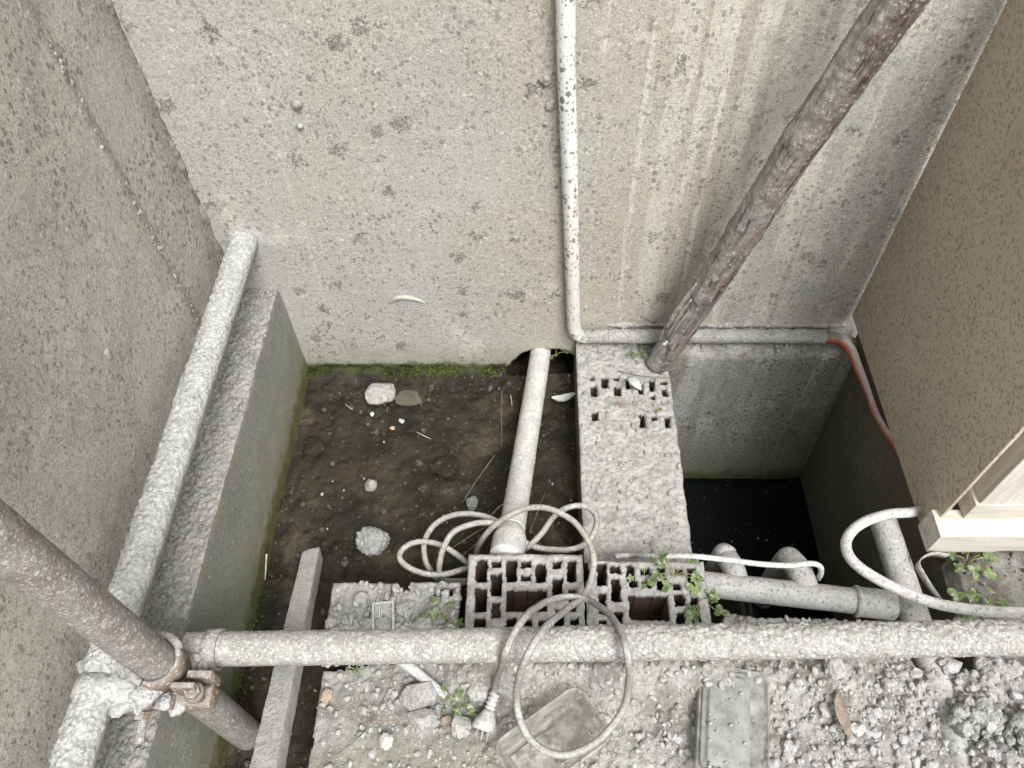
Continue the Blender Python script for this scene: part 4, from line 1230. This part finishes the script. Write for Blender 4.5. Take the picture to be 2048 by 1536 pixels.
zt_ = 0.222
T, L_, R_ = P(1157, 1364, z=zt_), P(986, 1488, z=zt_), P(1240, 1466, z=zt_)
ud = L_ - T; vd = R_ - T
ang = math.atan2(ud[1], ud[0])
hlen = np.linalg.norm(vd[:2])
wlen = 0.150
u = ud / np.linalg.norm(ud); vn = np.array([-u[1], u[0], 0]); vn = vn if vn @ vd > 0 else -vn
c = T + u * wlen / 2 + vn * hlen / 2
c[2] = 0.180
v, f = trayshell(wlen - 0.008, hlen - 0.006, 0.042, 0.017)
solo('food_tray', (place(v, c, ang, 0.03, -0.02), f), M_TRAY, 'cloudy clear open food tray lying askew under the cord loop', 'container', 'clear food trays')
TDIRT = (c.copy(), ang, wlen, hlen)

zt_ = 0.186
TL, TR, BL = P(1392, 1326, z=zt_), P(1527, 1338, z=zt_), P(1347, 1545, z=zt_)
ux = TR - TL; uy = BL - TL
w0 = np.linalg.norm(ux[:2]); h0_ = 0.165
un = ux / np.linalg.norm(ux); vn = np.array([un[1], -un[0], 0])
c = TL + un * w0 / 2 + vn * h0_ / 2
c[2] = 0.170
ang = math.atan2(un[1], un[0])
mid = (TL + TR + P(1350, 1530, z=zt_) + P(1520, 1540, z=zt_)) / 4
LD = empty('food_tray', (mid[0], mid[1], 0.162), 'flat rectangular clear tray with lid shifted left, near the tube', 'container', 'clear food trays')
cd, ad, wd, hd = TDIRT
xs = np.linspace(-wd / 2 + 0.020, wd / 2 - 0.020, 60); ys = np.linspace(-hd / 2 + 0.019, hd / 2 - 0.019, 40)
Xg, Yg = np.meshgrid(xs, ys)
v = np.c_[Xg.ravel(), Yg.ravel(), np.zeros(Xg.size)]
v[:, 2] = 0.0022 + 0.0035 * fbm(v, 22, 4, 190) + 0.002 * (0.5 - worley(v, 120, 191))
solo('dirt_film', (place(v, cd, ad, 0.03, -0.02), gridf(40, 60)), m_simple('tray_dirt', (0.15, 0.145, 0.125), (0.40, 0.39, 0.36), 35), 'thin grey dirt and dust lying in the open food tray', 'dirt')
def rgx(w, h, r, z, dx=0): return np.c_[rrect(w, h, r) + [dx, 0], np.full(36, z)]
ang2 = ang - 0.10
R1 = [rgx(w0 + .002, h0_ + .002, .015, -0.006), rgx(w0 + .003, h0_ + .003, .016, 0.010), rgx(w0, h0_, .0145, 0.0135), rgx(w0 - .004, h0_ - .004, .013, 0.012), rgx(w0 - .008, h0_ - .008, .012, 0.008), rgx(w0 - .012, h0_ - .012, .011, 0.007)]
v, f = loft(R1)
part('base', LD, (place(v, c, ang2, -0.03, 0.0), f), M_TRAY)
pw, ph = w0 * 0.60, h0_ * 0.80
R2 = [rgx(pw + .010, ph + .010, .013, 0.0085), rgx(pw + .009, ph + .009, .012, 0.0125), rgx(pw + .004, ph + .004, .011, 0.0132), rgx(pw - .006, ph - .006, .008, 0.0125), rgx(pw - .009, ph - .009, .007, 0.017), rgx(pw - .013, ph - .013, .006, 0.0175)]
v, f = loft(R2)
v = v + [-w0 * 0.11, 0.006, 0]
part('lid', LD, (place(v, c, ang2, -0.03, 0.0), f), m_simple('dull_lid', (0.21, 0.21, 0.20), (0.31, 0.31, 0.30), 60, 0.5))
mb = MB()
for k in range(64):
    s = 0.0009 + 0.0021 * RNG.random() ** 1.5
    q = np.array([-w0 * 0.36 + w0 * 0.52 * RNG.random(), (-h0_ * 0.42 + 0.010 * RNG.random()) if k < 46 else h0_ * RNG.uniform(-0.4, 0.4), 0.0145 if k < 46 else 0.0185])
    mb.add(*rock(place(q[None], c, ang2, -0.03, 0)[0], (s * 1.4, s, s), k, 1, 0.3, 0.1))
part('grit', LD, mb, M_GRAVEL)['kind'] = 'stuff'

# ------------------------------------------------------------------ grey plastic clip on the brick
q00, q01, q10 = P(745, 1207, z=0.178), P(789, 1203, z=0.178), P(757, 1262, z=0.172)
ux = (q01 - q00); W_ = np.linalg.norm(ux); ux /= W_
uy = (q10 - q00); H_ = np.linalg.norm(uy); uy -= ux * (ux @ uy); uy /= np.linalg.norm(uy)
uz = np.cross(uy, ux); uz = uz if uz[2] > 0 else -uz
def clipbox(a0, a1, b0, b1, c0, c1):
    v, f = box(a0, a1, b0, b1, c0, c1, 0.0006)
    if np.linalg.det(np.stack([ux, uy, uz])) < 0: f = [q[::-1] for q in f]
    return q00 + v[:, :1] * ux + v[:, 1:2] * uy + v[:, 2:] * uz, f
KL = empty('plastic_clip', q00 + ux * W_ / 2 + uy * H_ / 2, 'small grey slotted plastic channel piece lying on the rubble', 'plastic scrap')
part('plate', KL, clipbox(0.002, W_ - 0.002, 0, H_, -0.004, -0.001), M_PVCG)
for a in (0.0, W_ - 0.0035): part('rail', KL, clipbox(a, a + 0.0035, -0.001, H_ + 0.001, -0.005, 0.0065), M_PVC)
for k in (1, 2): part('rib', KL, clipbox(W_ * k / 3 - 0.001, W_ * k / 3 + 0.001, 0.002, H_ * 0.55, -0.001, 0.003), M_PVC)
part('end_bar', KL, clipbox(0.0036, W_ - 0.0036, -0.001, 0.003, -0.001, 0.004), M_PVC)
part('cement_fill', KL, rock(q00 + ux * W_ / 2 + uy * H_ * 0.72, (W_ * 0.4, H_ * 0.24, 0.004), 4, 4, 0.3, 0.15), M_MORTAR)

# ------------------------------------------------------------------ single stones
def stone(name, px, py, zpl, size, seed, mat, label, cat='stone', rot=(0, 0, 0), sub=5, lump=0.3, crumb=0.1, cr=9, flat=3):
    c = P(px, py, z=zpl)
    solo(name, rock(c, size, seed, sub, lump, crumb, rot, cr, flat), mat, label, cat)


stone('stone', 761, 785, 0.018, (0.034, 0.028, 0.017), 3, M_STONE, 'large smooth pale stone half sunk in the dirt below the mossy wall', rot=(0.1, 0.15, 0.5), lump=0.2, crumb=0.02)
stone('stone', 818, 795, 0.006, (0.034, 0.022, 0.007), 14, M_ROCKP, 'flat dull stone beside the large pale stone', lump=0.25, crumb=0.05)
stone('cement_clod', 746, 1084, 0.022, (0.029, 0.027, 0.024), 7, M_CLOD, 'round grey crumbly cement ball lying on the brown dirt', 'cement clod', lump=0.2, crumb=0.22, cr=12, flat=0)
stone('stone', 741, 972, 0.010, (0.012, 0.013, 0.012), 9, M_STONE, 'small lilac grey angular stone in the middle of the dirt floor')
stone('stone', 944, 1008, 0.010, (0.012, 0.017, 0.008), 10, M_BLUE, 'bluish grey flat stone on the dirt beside the drain pipe')
stone('pebble', 803, 842, 0.008, (0.0058, 0.0058, 0.005), 11, M_WHITEST, 'small white pebble below the large pale stone, rounder of two', 'pebble', sub=3)
stone('pebble', 744, 828, 0.008, (0.0048, 0.006, 0.004), 12, M_WHITEST, 'small white pointed pebble just under the large pale stone', 'pebble', sub=3)
stone('pebble', 785, 857, 0.008, (0.005, 0.005, 0.004), 13, M_ORST, 'small tan pebble on the dirt beside the white pebbles', 'pebble', sub=3)
stone('stone', 892, 945 - 10, 0.004, (0.028, 0.024, 0.009), 15, M_SOIL, 'low brown lump of earth in the middle of the pit', 'clod', lump=0.3, crumb=0.1)
stone('stone', 625, 895, 0.006, (0.022, 0.024, 0.010), 16, M_SOIL, 'dull earthy stone at the foot of the mossy ledge')
stone('rubble_chunk', 838, 1390, 0.175, (0.026, 0.022, 0.016), 21, M_MORTAR, 'angular grey rubble chunk beside the buried stake', 'rubble', sub=5, crumb=0.08, flat=6)
stone('rubble_chunk', 845, 1437, 0.170, (0.022, 0.014, 0.011), 22, M_MORTAR, 'crumbly pale rubble chunk below the angular one', 'rubble', crumb=0.18)
stone('rubble_chunk', 922, 1452, 0.168, (0.014, 0.016, 0.010), 23, M_GRAVEL, 'ragged pale rubble lump left of the plug', 'rubble', crumb=0.2)
stone('rubble_chunk', 1122, 1352, 0.182, (0.022, 0.017, 0.016), 24, M_GRAVEL, 'pale rubble lump between tube and open tray', 'rubble', crumb=0.15)
stone('rubble_chunk', 964, 1372, 0.175, (0.019, 0.021, 0.013), 25, M_GRAVEL, 'grey rubble lump the cord runs past below the tube', 'rubble', crumb=0.2)
stone('rubble_chunk', 771, 1481, 0.165, (0.0115, 0.0105, 0.008), 26, M_WHITEST, 'small white cement lump alone on the bare soil', 'rubble', crumb=0.3)
stone('rubble_chunk', 1668, 1335, 0.176, (0.015, 0.024, 0.012), 27, M_GRAVEL, 'upright oval grey rubble piece right of the flat tray', 'rubble', rot=(0, 0, 0.15), crumb=0.08)
stone('stone', 652, 1393, 0.165, (0.009, 0.009, 0.006), 28, M_ORST, 'small orange tan stone at the left edge of the rubble')
stone('rubble_chunk', 734, 1247, 0.174, (0.013, 0.009, 0.008), 29, M_CLOD, 'bluish grey lump touching the plastic clip', 'rubble', crumb=0.15)
stone('rubble_chunk', 848, 1247, 0.172, (0.018, 0.011, 0.008), 30, M_GRAVEL, 'flat pale lump between clip and weed above the tube', 'rubble', crumb=0.15)
stone('rubble_chunk', 806, 1216, 0.172, (0.010, 0.012, 0.007), 31, M_GRAVEL, 'ragged pale lump just right of the plastic clip', 'rubble', crumb=0.25)
stone('rubble_chunk', 722, 1197, 0.172, (0.012, 0.010, 0.008), 32, M_MORTAR, 'small mortar lump above the plastic clip near the batten', 'rubble', crumb=0.2)
def clump(px, py, zpl, size, n, seed, label):
    r = np.random.default_rng(seed)
    c = P(px, py, z=zpl)
    mb = MB()
    mb.add(*rock(c - [0, 0, size[2] * 0.35], np.array(size) * 0.85, seed, 5, 0.35, 0.2, (0, 0, 0), 9, 0))
    for k in range(n):
        a, q = r.random() * 6.283, r.random() ** 0.6
        d = np.array([math.cos(a) * q * size[0], math.sin(a) * q * size[1], size[2] * (0.75 * math.sqrt(max(0, 1 - q * q)) - 0.25)])
        t = size[0] * (0.10 + 0.26 * r.random() ** 1.5)
        mb.add(*rock(c + d, (t, t * 0.9, t * 0.75), int(r.integers(200)), 4, 0.4, 0.25, tuple(r.random(3) * 6), 9, 1))
    solo('mortar_clump', mb, M_MORTAR, label, 'mortar')


clump(1955, 1440, 0.172, (0.040, 0.036, 0.028), 46, 33, 'big knobbly pale mortar clump at the lower right')
clump(2040, 1490, 0.176, (0.042, 0.040, 0.032), 46, 34, 'knobbly mortar clump cut by the right picture edge')
clump(1990, 1350, 0.162, (0.045, 0.022, 0.018), 40, 35, 'low grey mortar clump under the tube at far right')
stone('rubble_chunk', 1900, 1330, 0.172, (0.018, 0.012, 0.012), 36, M_GRAVEL, 'dark edged rubble chunk by the crevice below the tube', 'rubble', crumb=0.15)

# ------------------------------------------------------------------ gravel: loose crumbs nobody could count
protos = []
for k in range(14):
    v, f = rock((0, 0, 0), (1, 0.8 + 0.3 * RNG.random(), 0.65 + 0.25 * RNG.random()), k + 40, 2, 0.45, 0.2, (0, 0, 0), 6, 4)
    protos.append((v, f))
mb = MB()


def sprinkle(mb, n, xr, yr, zf, smin, smax, pw=2.6, dens=None, sink=0.25):
    x = RNG.uniform(*xr, n); y = RNG.uniform(*yr, n)
    s = smin + (smax - smin) * RNG.random(n) ** pw
    z = zf(np.c_[x, y, x * 0])
    keep = RNG.random(n) < (dens(x, y) if dens else 1)
    for i in np.nonzero(keep)[0]:
        if z[i] < -0.2: continue
        v, f = protos[int(RNG.integers(len(protos)))]
        w = (v * s[i]) @ rotm(*(RNG.random(3) * 6.28)).T + (x[i], y[i], z[i] + s[i] * (0.5 - sink))
        mb.add(w, f)


def d_front(x, y):
    p = np.c_[x, y, x * 0]
    d = 0.55 + 0.9 * fbm(p, 9, 3, 160)
    left = np.clip((0.06 - x) / 0.1, 0, 1) * np.clip((-0.755 - y) / 0.05, 0, 1)
    return np.clip(d * (1 - 0.85 * left), 0.04, 1)


def plat_ok(v):
    z = plat_z(v)
    inb = (v[:, 0] > a0[0]) & (v[:, 0] < b1[0]) & (v[:, 1] > -0.675)
    return np.where(inb | (z < 0), -1, z)


sprinkle(mb, 8500, (-0.325, 0.75), (-0.93, -0.60), plat_ok, 0.0012, 0.0075, 3.0, d_front)
sprinkle(mb, 260, (0.29, 0.72), (-0.92, -0.66), plat_ok, 0.005, 0.0125, 2.0, d_front)
sprinkle(mb, 380, (-0.325, -0.12), (-0.70, -0.565), lambda v: np.full(len(v), 0.166), 0.0015, 0.010, 2.6)
solo('gravel', mb, M_GRAVEL, kind='stuff', smooth=False)
mb = MB()
sprinkle(mb, 330, (XS0 + 0.004, XS1 - 0.004), (-0.50, -0.005), lambda v: np.where(np.any([(v[:, 0] > a - .003) & (v[:, 0] < b + .003) & (v[:, 1] > c - .003) & (v[:, 1] < d + .003) for a, b, c, d in hs_], axis=0), -1, 0.101), 0.0012, 0.0055, 3)
sprinkle(mb, 70, (XS1, XR - 0.02), (-0.045, -0.01), lambda v: np.full(len(v), 0.119), 0.0015, 0.005, 2)
solo('mortar_crumbs', mb, M_MORTAR, kind='stuff', smooth=False)
mb = MB()
sprinkle(mb, 900, (XLE + 0.005, XS0), (-0.98, -0.005), floor_z, 0.001, 0.008, 4)
solo('soil_crumbs', mb, M_ROCKP, kind='stuff', smooth=False)
mb = MB()
sprinkle(mb, 50, (XLE + 0.005, XS0), (-0.75, -0.005), floor_z, 0.001, 0.004, 3)
solo('pale_grit', mb, M_STONE, kind='stuff', smooth=False)
mb = MB()
sprinkle(mb, 60, (XS1, XR + 0.01), (-0.45, -0.05), lambda v: np.full(len(v), -0.1), 0.0008, 0.0028, 3)
mv = np.concatenate(mb.v); mv[:, 2] -= 0.2995
solo('floating_specks', (mv, mb.f), M_STONE, kind='stuff')
mb = MB()
sprinkle(mb, 260, (0.69, 0.95), (-0.70, -0.45), lambda v: np.full(len(v), 0.152), 0.001, 0.0065, 3)
solo('bank_grit', mb, M_BANK, kind='stuff', smooth=False)

mb = MB()
for k in range(1900):
    if RNG.random() < 0.72:
        x = RNG.uniform(XLE, hx0); yv = -0.002 - 0.020 * RNG.random() ** 1.6; dn = fbm(np.array([[x, 0, 0]]), 14, 3, 180)[0] + 0.25
        z = floor_z(np.array([[x, yv, 0]]))[0] + 0.003 + 0.016 * RNG.random() ** 2 * np.clip(0.012 + yv + 0.008, 0, 0.02) / 0.02
    else:
        yv = -0.85 * RNG.random(); x = XLE + 0.001 + 0.012 * RNG.random() ** 2; dn = fbm(np.array([[0, yv, 0]]), 9, 3, 181)[0] + 0.1
        z = floor_z(np.array([[x, yv, 0]]))[0] + 0.002 + 0.02 * RNG.random() ** 2 * (x < XLE + 0.004)
    if dn < 0.3 * RNG.random(): continue
    sz = 0.0010 + 0.0026 * RNG.random() ** 2
    v, f = protos[int(RNG.integers(14))]
    mb.add((v * sz) @ rotm(*(RNG.random(3) * 6.28)).T + (x, yv, z), f)
solo('moss', mb, m_simple('moss_green', (0.018, 0.023, 0.008), (0.10, 0.115, 0.028), 50, 0.95), kind='stuff')

# ------------------------------------------------------------------ weeds
def leafmesh(s, seed, lobes=5):
    """lobed leaf lying in XY, stalk at origin, pointing +Y, cupped, with teeth"""
    r = random.Random(seed)
    pts = []
    n = 60
    for k in range(n):
        a = -math.pi * 0.86 + 2 * math.pi * 0.86 * k / (n - 1)
        lob = abs(math.cos(a * lobes / 2 * 0.93))
        rad = (0.22 + 0.78 * lob ** 0.85) * (1 - 0.28 * abs(a) / math.pi) + 0.05 * math.sin(a * 23 + seed)
        pts.append((math.sin(a) * rad * 0.62, 0.36 + math.cos(a) * rad * 0.62))
    V, F = [(0, 0, 0)], []
    for ring_ in (0.5, 1.0):
        for (x, y) in pts:
            X, Y = x * ring_, y * ring_ + 0.10 * (1 - ring_)
            z = 0.16 * (abs(X) ** 1.3) - 0.22 * Y * Y + 0.03 * math.sin(X * 17 + seed) * ring_
            V.append((X * s, Y * s, z * s))
    for k in range(n - 1):
        F += [(0, 1 + k, 2 + k), (1 + k, 1 + n + k, 2 + n + k, 2 + k)]
    return np.array(V), F


LEAVES = [mesh('leaf', *leafmesh(1.0, k, lb_), M_LEAF) for k, lb_ in enumerate((3, 5, 3, 5))]


def weed(px, py, zpl, size, n, seed, label, spread=1.0, lean=(0, 0)):
    r = random.Random(seed)
    c = P(px, py, z=zpl)
    E_ = empty('weed', c, label, 'weed', 'small green weeds')
    for k in range(n):
        a = 6.283 * k / n + r.uniform(-0.5, 0.5)
        h = size * r.uniform(0.35, 1.0)
        rr = size * r.uniform(0.4, 1.1) * spread
        tip = np.array([math.cos(a) * rr + lean[0] * size, math.sin(a) * rr + lean[1] * size, h])
        pts = spline([(0, 0, -0.002), tip * [0.35, 0.35, 0.7], tip], 6)
        v, f = tube(pts, lambda t: 0.0011 - 0.0004 * t, 6, 0.003)
        st = part('stem', E_, (v + c, f), M_STEM)
        o = bpy.data.objects.new('leaf', LEAVES[r.randrange(4)])
        o.parent = E_
        o.location = tip
        s = size * r.uniform(0.65, 1.05)
        o.scale = (s, s, s)
        o.rotation_euler = (r.uniform(-0.25, 0.35), r.uniform(-0.3, 0.3), a - math.pi / 2 + r.uniform(-0.4, 0.4))
        COL.objects.link(o)
    return E_


weed(1348, 1150, 0.20, 0.026, 7, 1, 'bright green weed growing over the back edge of the right hollow brick')
weed(1400, 1200, 0.19, 0.023, 6, 2, 'green weed hanging down the right side of the hollow bricks', 0.8, (0.25, -0.5))
weed(1285, 1165, 0.19, 0.014, 4, 3, 'tiny greyish weed inside the holes of the right hollow brick')
weed(893, 1240, 0.165, 0.024, 7, 4, 'pale green weed beside the slotted brick, left of the hollow bricks')
weed(1928, 1128, 0.165, 0.024, 8, 5, 'fresh green weed on the soil right below the timber frame')
weed(1940, 1226, 0.172, 0.026, 6, 6, 'low green weed under the hose beside the horizontal tube')
weed(1975, 1205, 0.165, 0.018, 4, 7, 'small weed on the soil above the hose at right', 1.0)
weed(928, 1412, 0.165, 0.014, 7, 8, 'small dark green weed in rubble left of the plug')
weed(893, 1398, 0.165, 0.011, 4, 9, 'dusty tiny weed just left of the small dark green one')
weed(712, 1340, 0.168, 0.010, 4, 10, 'tiny weed just below the tube at the rubble left edge')
weed(1282, 708, 0.105, 0.018, 6, 11, 'greyish green weed at the foot of the log')
weed(1112, 712, 0.04, 0.020, 4, 12, 'small weed growing in the hole of the back wall beside the drain pipe')
weed(1310, 820, 0.10, 0.008, 3, 13, 'tiny green sprout on top of the brick partition')

# ------------------------------------------------------------------ leaves, stalks and twigs
def flatleaf(name, pts_px, zpl, width, mat, label, curl=0.3):
    p = spline([P(a, b, z=zpl + dz) for a, b, dz in pts_px], 8)
    m = len(p)
    t = np.gradient(p, axis=0); t /= np.linalg.norm(t, axis=1, keepdims=True)
    s = np.cross(t, [0, 0, 1.0]); s /= np.linalg.norm(s, axis=1, keepdims=True)
    V, F = [], []
    for i in range(m):
        w = width * math.sin(math.pi * (0.03 + 0.94 * i / (m - 1))) ** 0.8
        for k in (-1, -0.5, 0, 0.5, 1):
            V.append(p[i] + s[i] * k * w + np.array([0, 0, curl * w * k * k]))
    n = len(V)
    V = np.array(V)
    V2 = V - [0, 0, 0.0006]
    for i in range(m - 1):
        for k in range(4):
            q = (i * 5 + k, i * 5 + k + 1, i * 5 + 6 + k, i * 5 + 5 + k)
            F.append(q); F.append(tuple(x + n for x in q[::-1]))
    solo(name, (np.concatenate([V, V2]), F), mat, label, 'leaf')


flatleaf('dry_leaf', [(1680, 1383, 0.008), (1678, 1405, 0.012), (1684, 1430, 0.012), (1692, 1452, 0.008), (1697, 1472, 0.004)], 0.170, 0.0085, M_DRY, 'brown curled dry leaf on the rubble right of the flat tray')
flatleaf('dry_leaf', [(1103, 795, 0.006), (1125, 799, 0.010), (1152, 786, 0.012)], 0.01, 0.009, M_SHELL, 'pale folded leaf on dark dirt beside the drain pipe', 0.6)
flatleaf('dry_leaf', [(1226, 808, 0.003), (1240, 806, 0.006), (1258, 808, 0.003)], 0.103, 0.004, M_DRY, 'small tan dry leaf on the brick partition')
flatleaf('dry_leaf', [(1256, 757, 0.006), (1268, 768, 0.012), (1283, 780, 0.006)], 0.104, 0.010, M_SHELL, 'curled grey leaf over the open holes of the partition', 0.7)
flatleaf('dry_leaf', [(885, 1452, 0.004), (893, 1443, 0.007), (902, 1434, 0.004)], 0.165, 0.007, M_DRY, 'tan dry leaf between rubble lumps left of the plug')
flatleaf('dry_leaf', [(805, 1325, 0.002), (825, 1322, 0.004), (838, 1330, 0.002)], 0.172, 0.005, M_DRY, 'narrow dry leaf just under the horizontal tube')


def twig(name, pts, r, mat, label, cat='twig'):
    solo(name, tube(spline([P(a, b, z=z) for a, b, z in pts], 6), lambda t: r * (1 - 0.4 * t), 8, 0.004), mat, label, cat)


twig('twig', [(790, 1345, 0.19), (745, 1440, 0.176), (700, 1490, 0.166), (640, 1530, 0.166)], 0.0012, M_TWIG, 'long thin brown twig crossing the bare soil at lower left')
twig('stake', [(795, 1315, 0.178), (840, 1350, 0.176), (892, 1392, 0.166)], 0.010, M_PLANK, 'short grey stake half buried below the tube', 'wood')
twig('twig', [(735, 1443, 0.172), (790, 1442, 0.174), (815, 1438, 0.172)], 0.0012, M_DRY, 'thin reddish twig lying across the bare soil')
twig('stalk', [(833, 864, 0.012), (845, 870, 0.016), (862, 878, 0.012)], 0.0011, M_STRAW, 'short pale stalk in the upper middle of the dirt floor')
twig('stalk', [(691, 808, 0.010), (698, 815, 0.014), (706, 819, 0.010)], 0.0011, M_STRAW, 'short pale stalk left of the large pale stone')
twig('stalk', [(1021, 790, 0.012), (1023, 800, 0.016), (1024, 812, 0.012)], 0.0012, M_STRAW, 'short pale stalk beside the top of the drain pipe')
twig('stalk', [(533, 1108, 0.06), (532, 1130, 0.05), (530, 1160, 0.03)], 0.0018, M_STRAW, 'pale stalk standing at the mossy ledge foot left of the batten')
twig('twig', [(1004, 780, 0.02), (1003, 840, 0.02), (1004, 890, 0.02)], 0.0009, M_TWIG, 'thin dark twig on the dirt left of the drain pipe')
twig('twig', [(990, 910, 0.02), (950, 965, 0.022), (925, 1005, 0.015)], 0.0011, M_TWIG, 'thin dark slanting twig in the lower middle of the dirt floor')
twig('stalk', [(1190, 990, 0.106), (1200, 970, 0.108), (1210, 950, 0.106)], 0.0011, M_STRAW, 'thin pale stalk on the lower part of the partition')
twig('twig', [(1237, 742, 0.112), (1280, 752, 0.116), (1345, 756, 0.110)], 0.0013, M_TWIG, 'thin twig across the partition beside the log foot')
twig('stalk', [(1238, 646, 0.150), (1255, 670, 0.150), (1272, 692, 0.125)], 0.0012, M_STRAW, 'grey dry stalk leaning over the conduit near the log')
twig('twig', [(1255, 755, 0.12), (1265, 785, 0.122), (1275, 810, 0.108)], 0.0010, M_TWIG, 'fine twig sticking over the partition holes')
for (a, b, c_, lab) in (((905, 1095, 0.10), (960, 1060, 0.13), (1000, 1040, 0.15), 'fine dry root strand inside the left cord loops'),
                        ((915, 1120, 0.08), (955, 1085, 0.12), (985, 1062, 0.14), 'fine dry root strand crossing below the inner cord loop'),
                        ((970, 1045, 0.13), (1000, 1012, 0.15), (1030, 1002, 0.16), 'fine dry root strand arching left of the drain socket'),
                        ((1060, 1060, 0.12), (1075, 1025, 0.13), (1090, 985, 0.12), 'fine dry root strand right of the drain socket')):
    twig('root', [a, b, c_], 0.0008, M_TWIG, lab, 'root')
twig('splinter', [(398, 500, 0.45), (411, 488, 0.452), (418, 474, 0.455)], 0.0009, M_TWIG, 'dark splinter stuck to the left wall above the ledge tube')
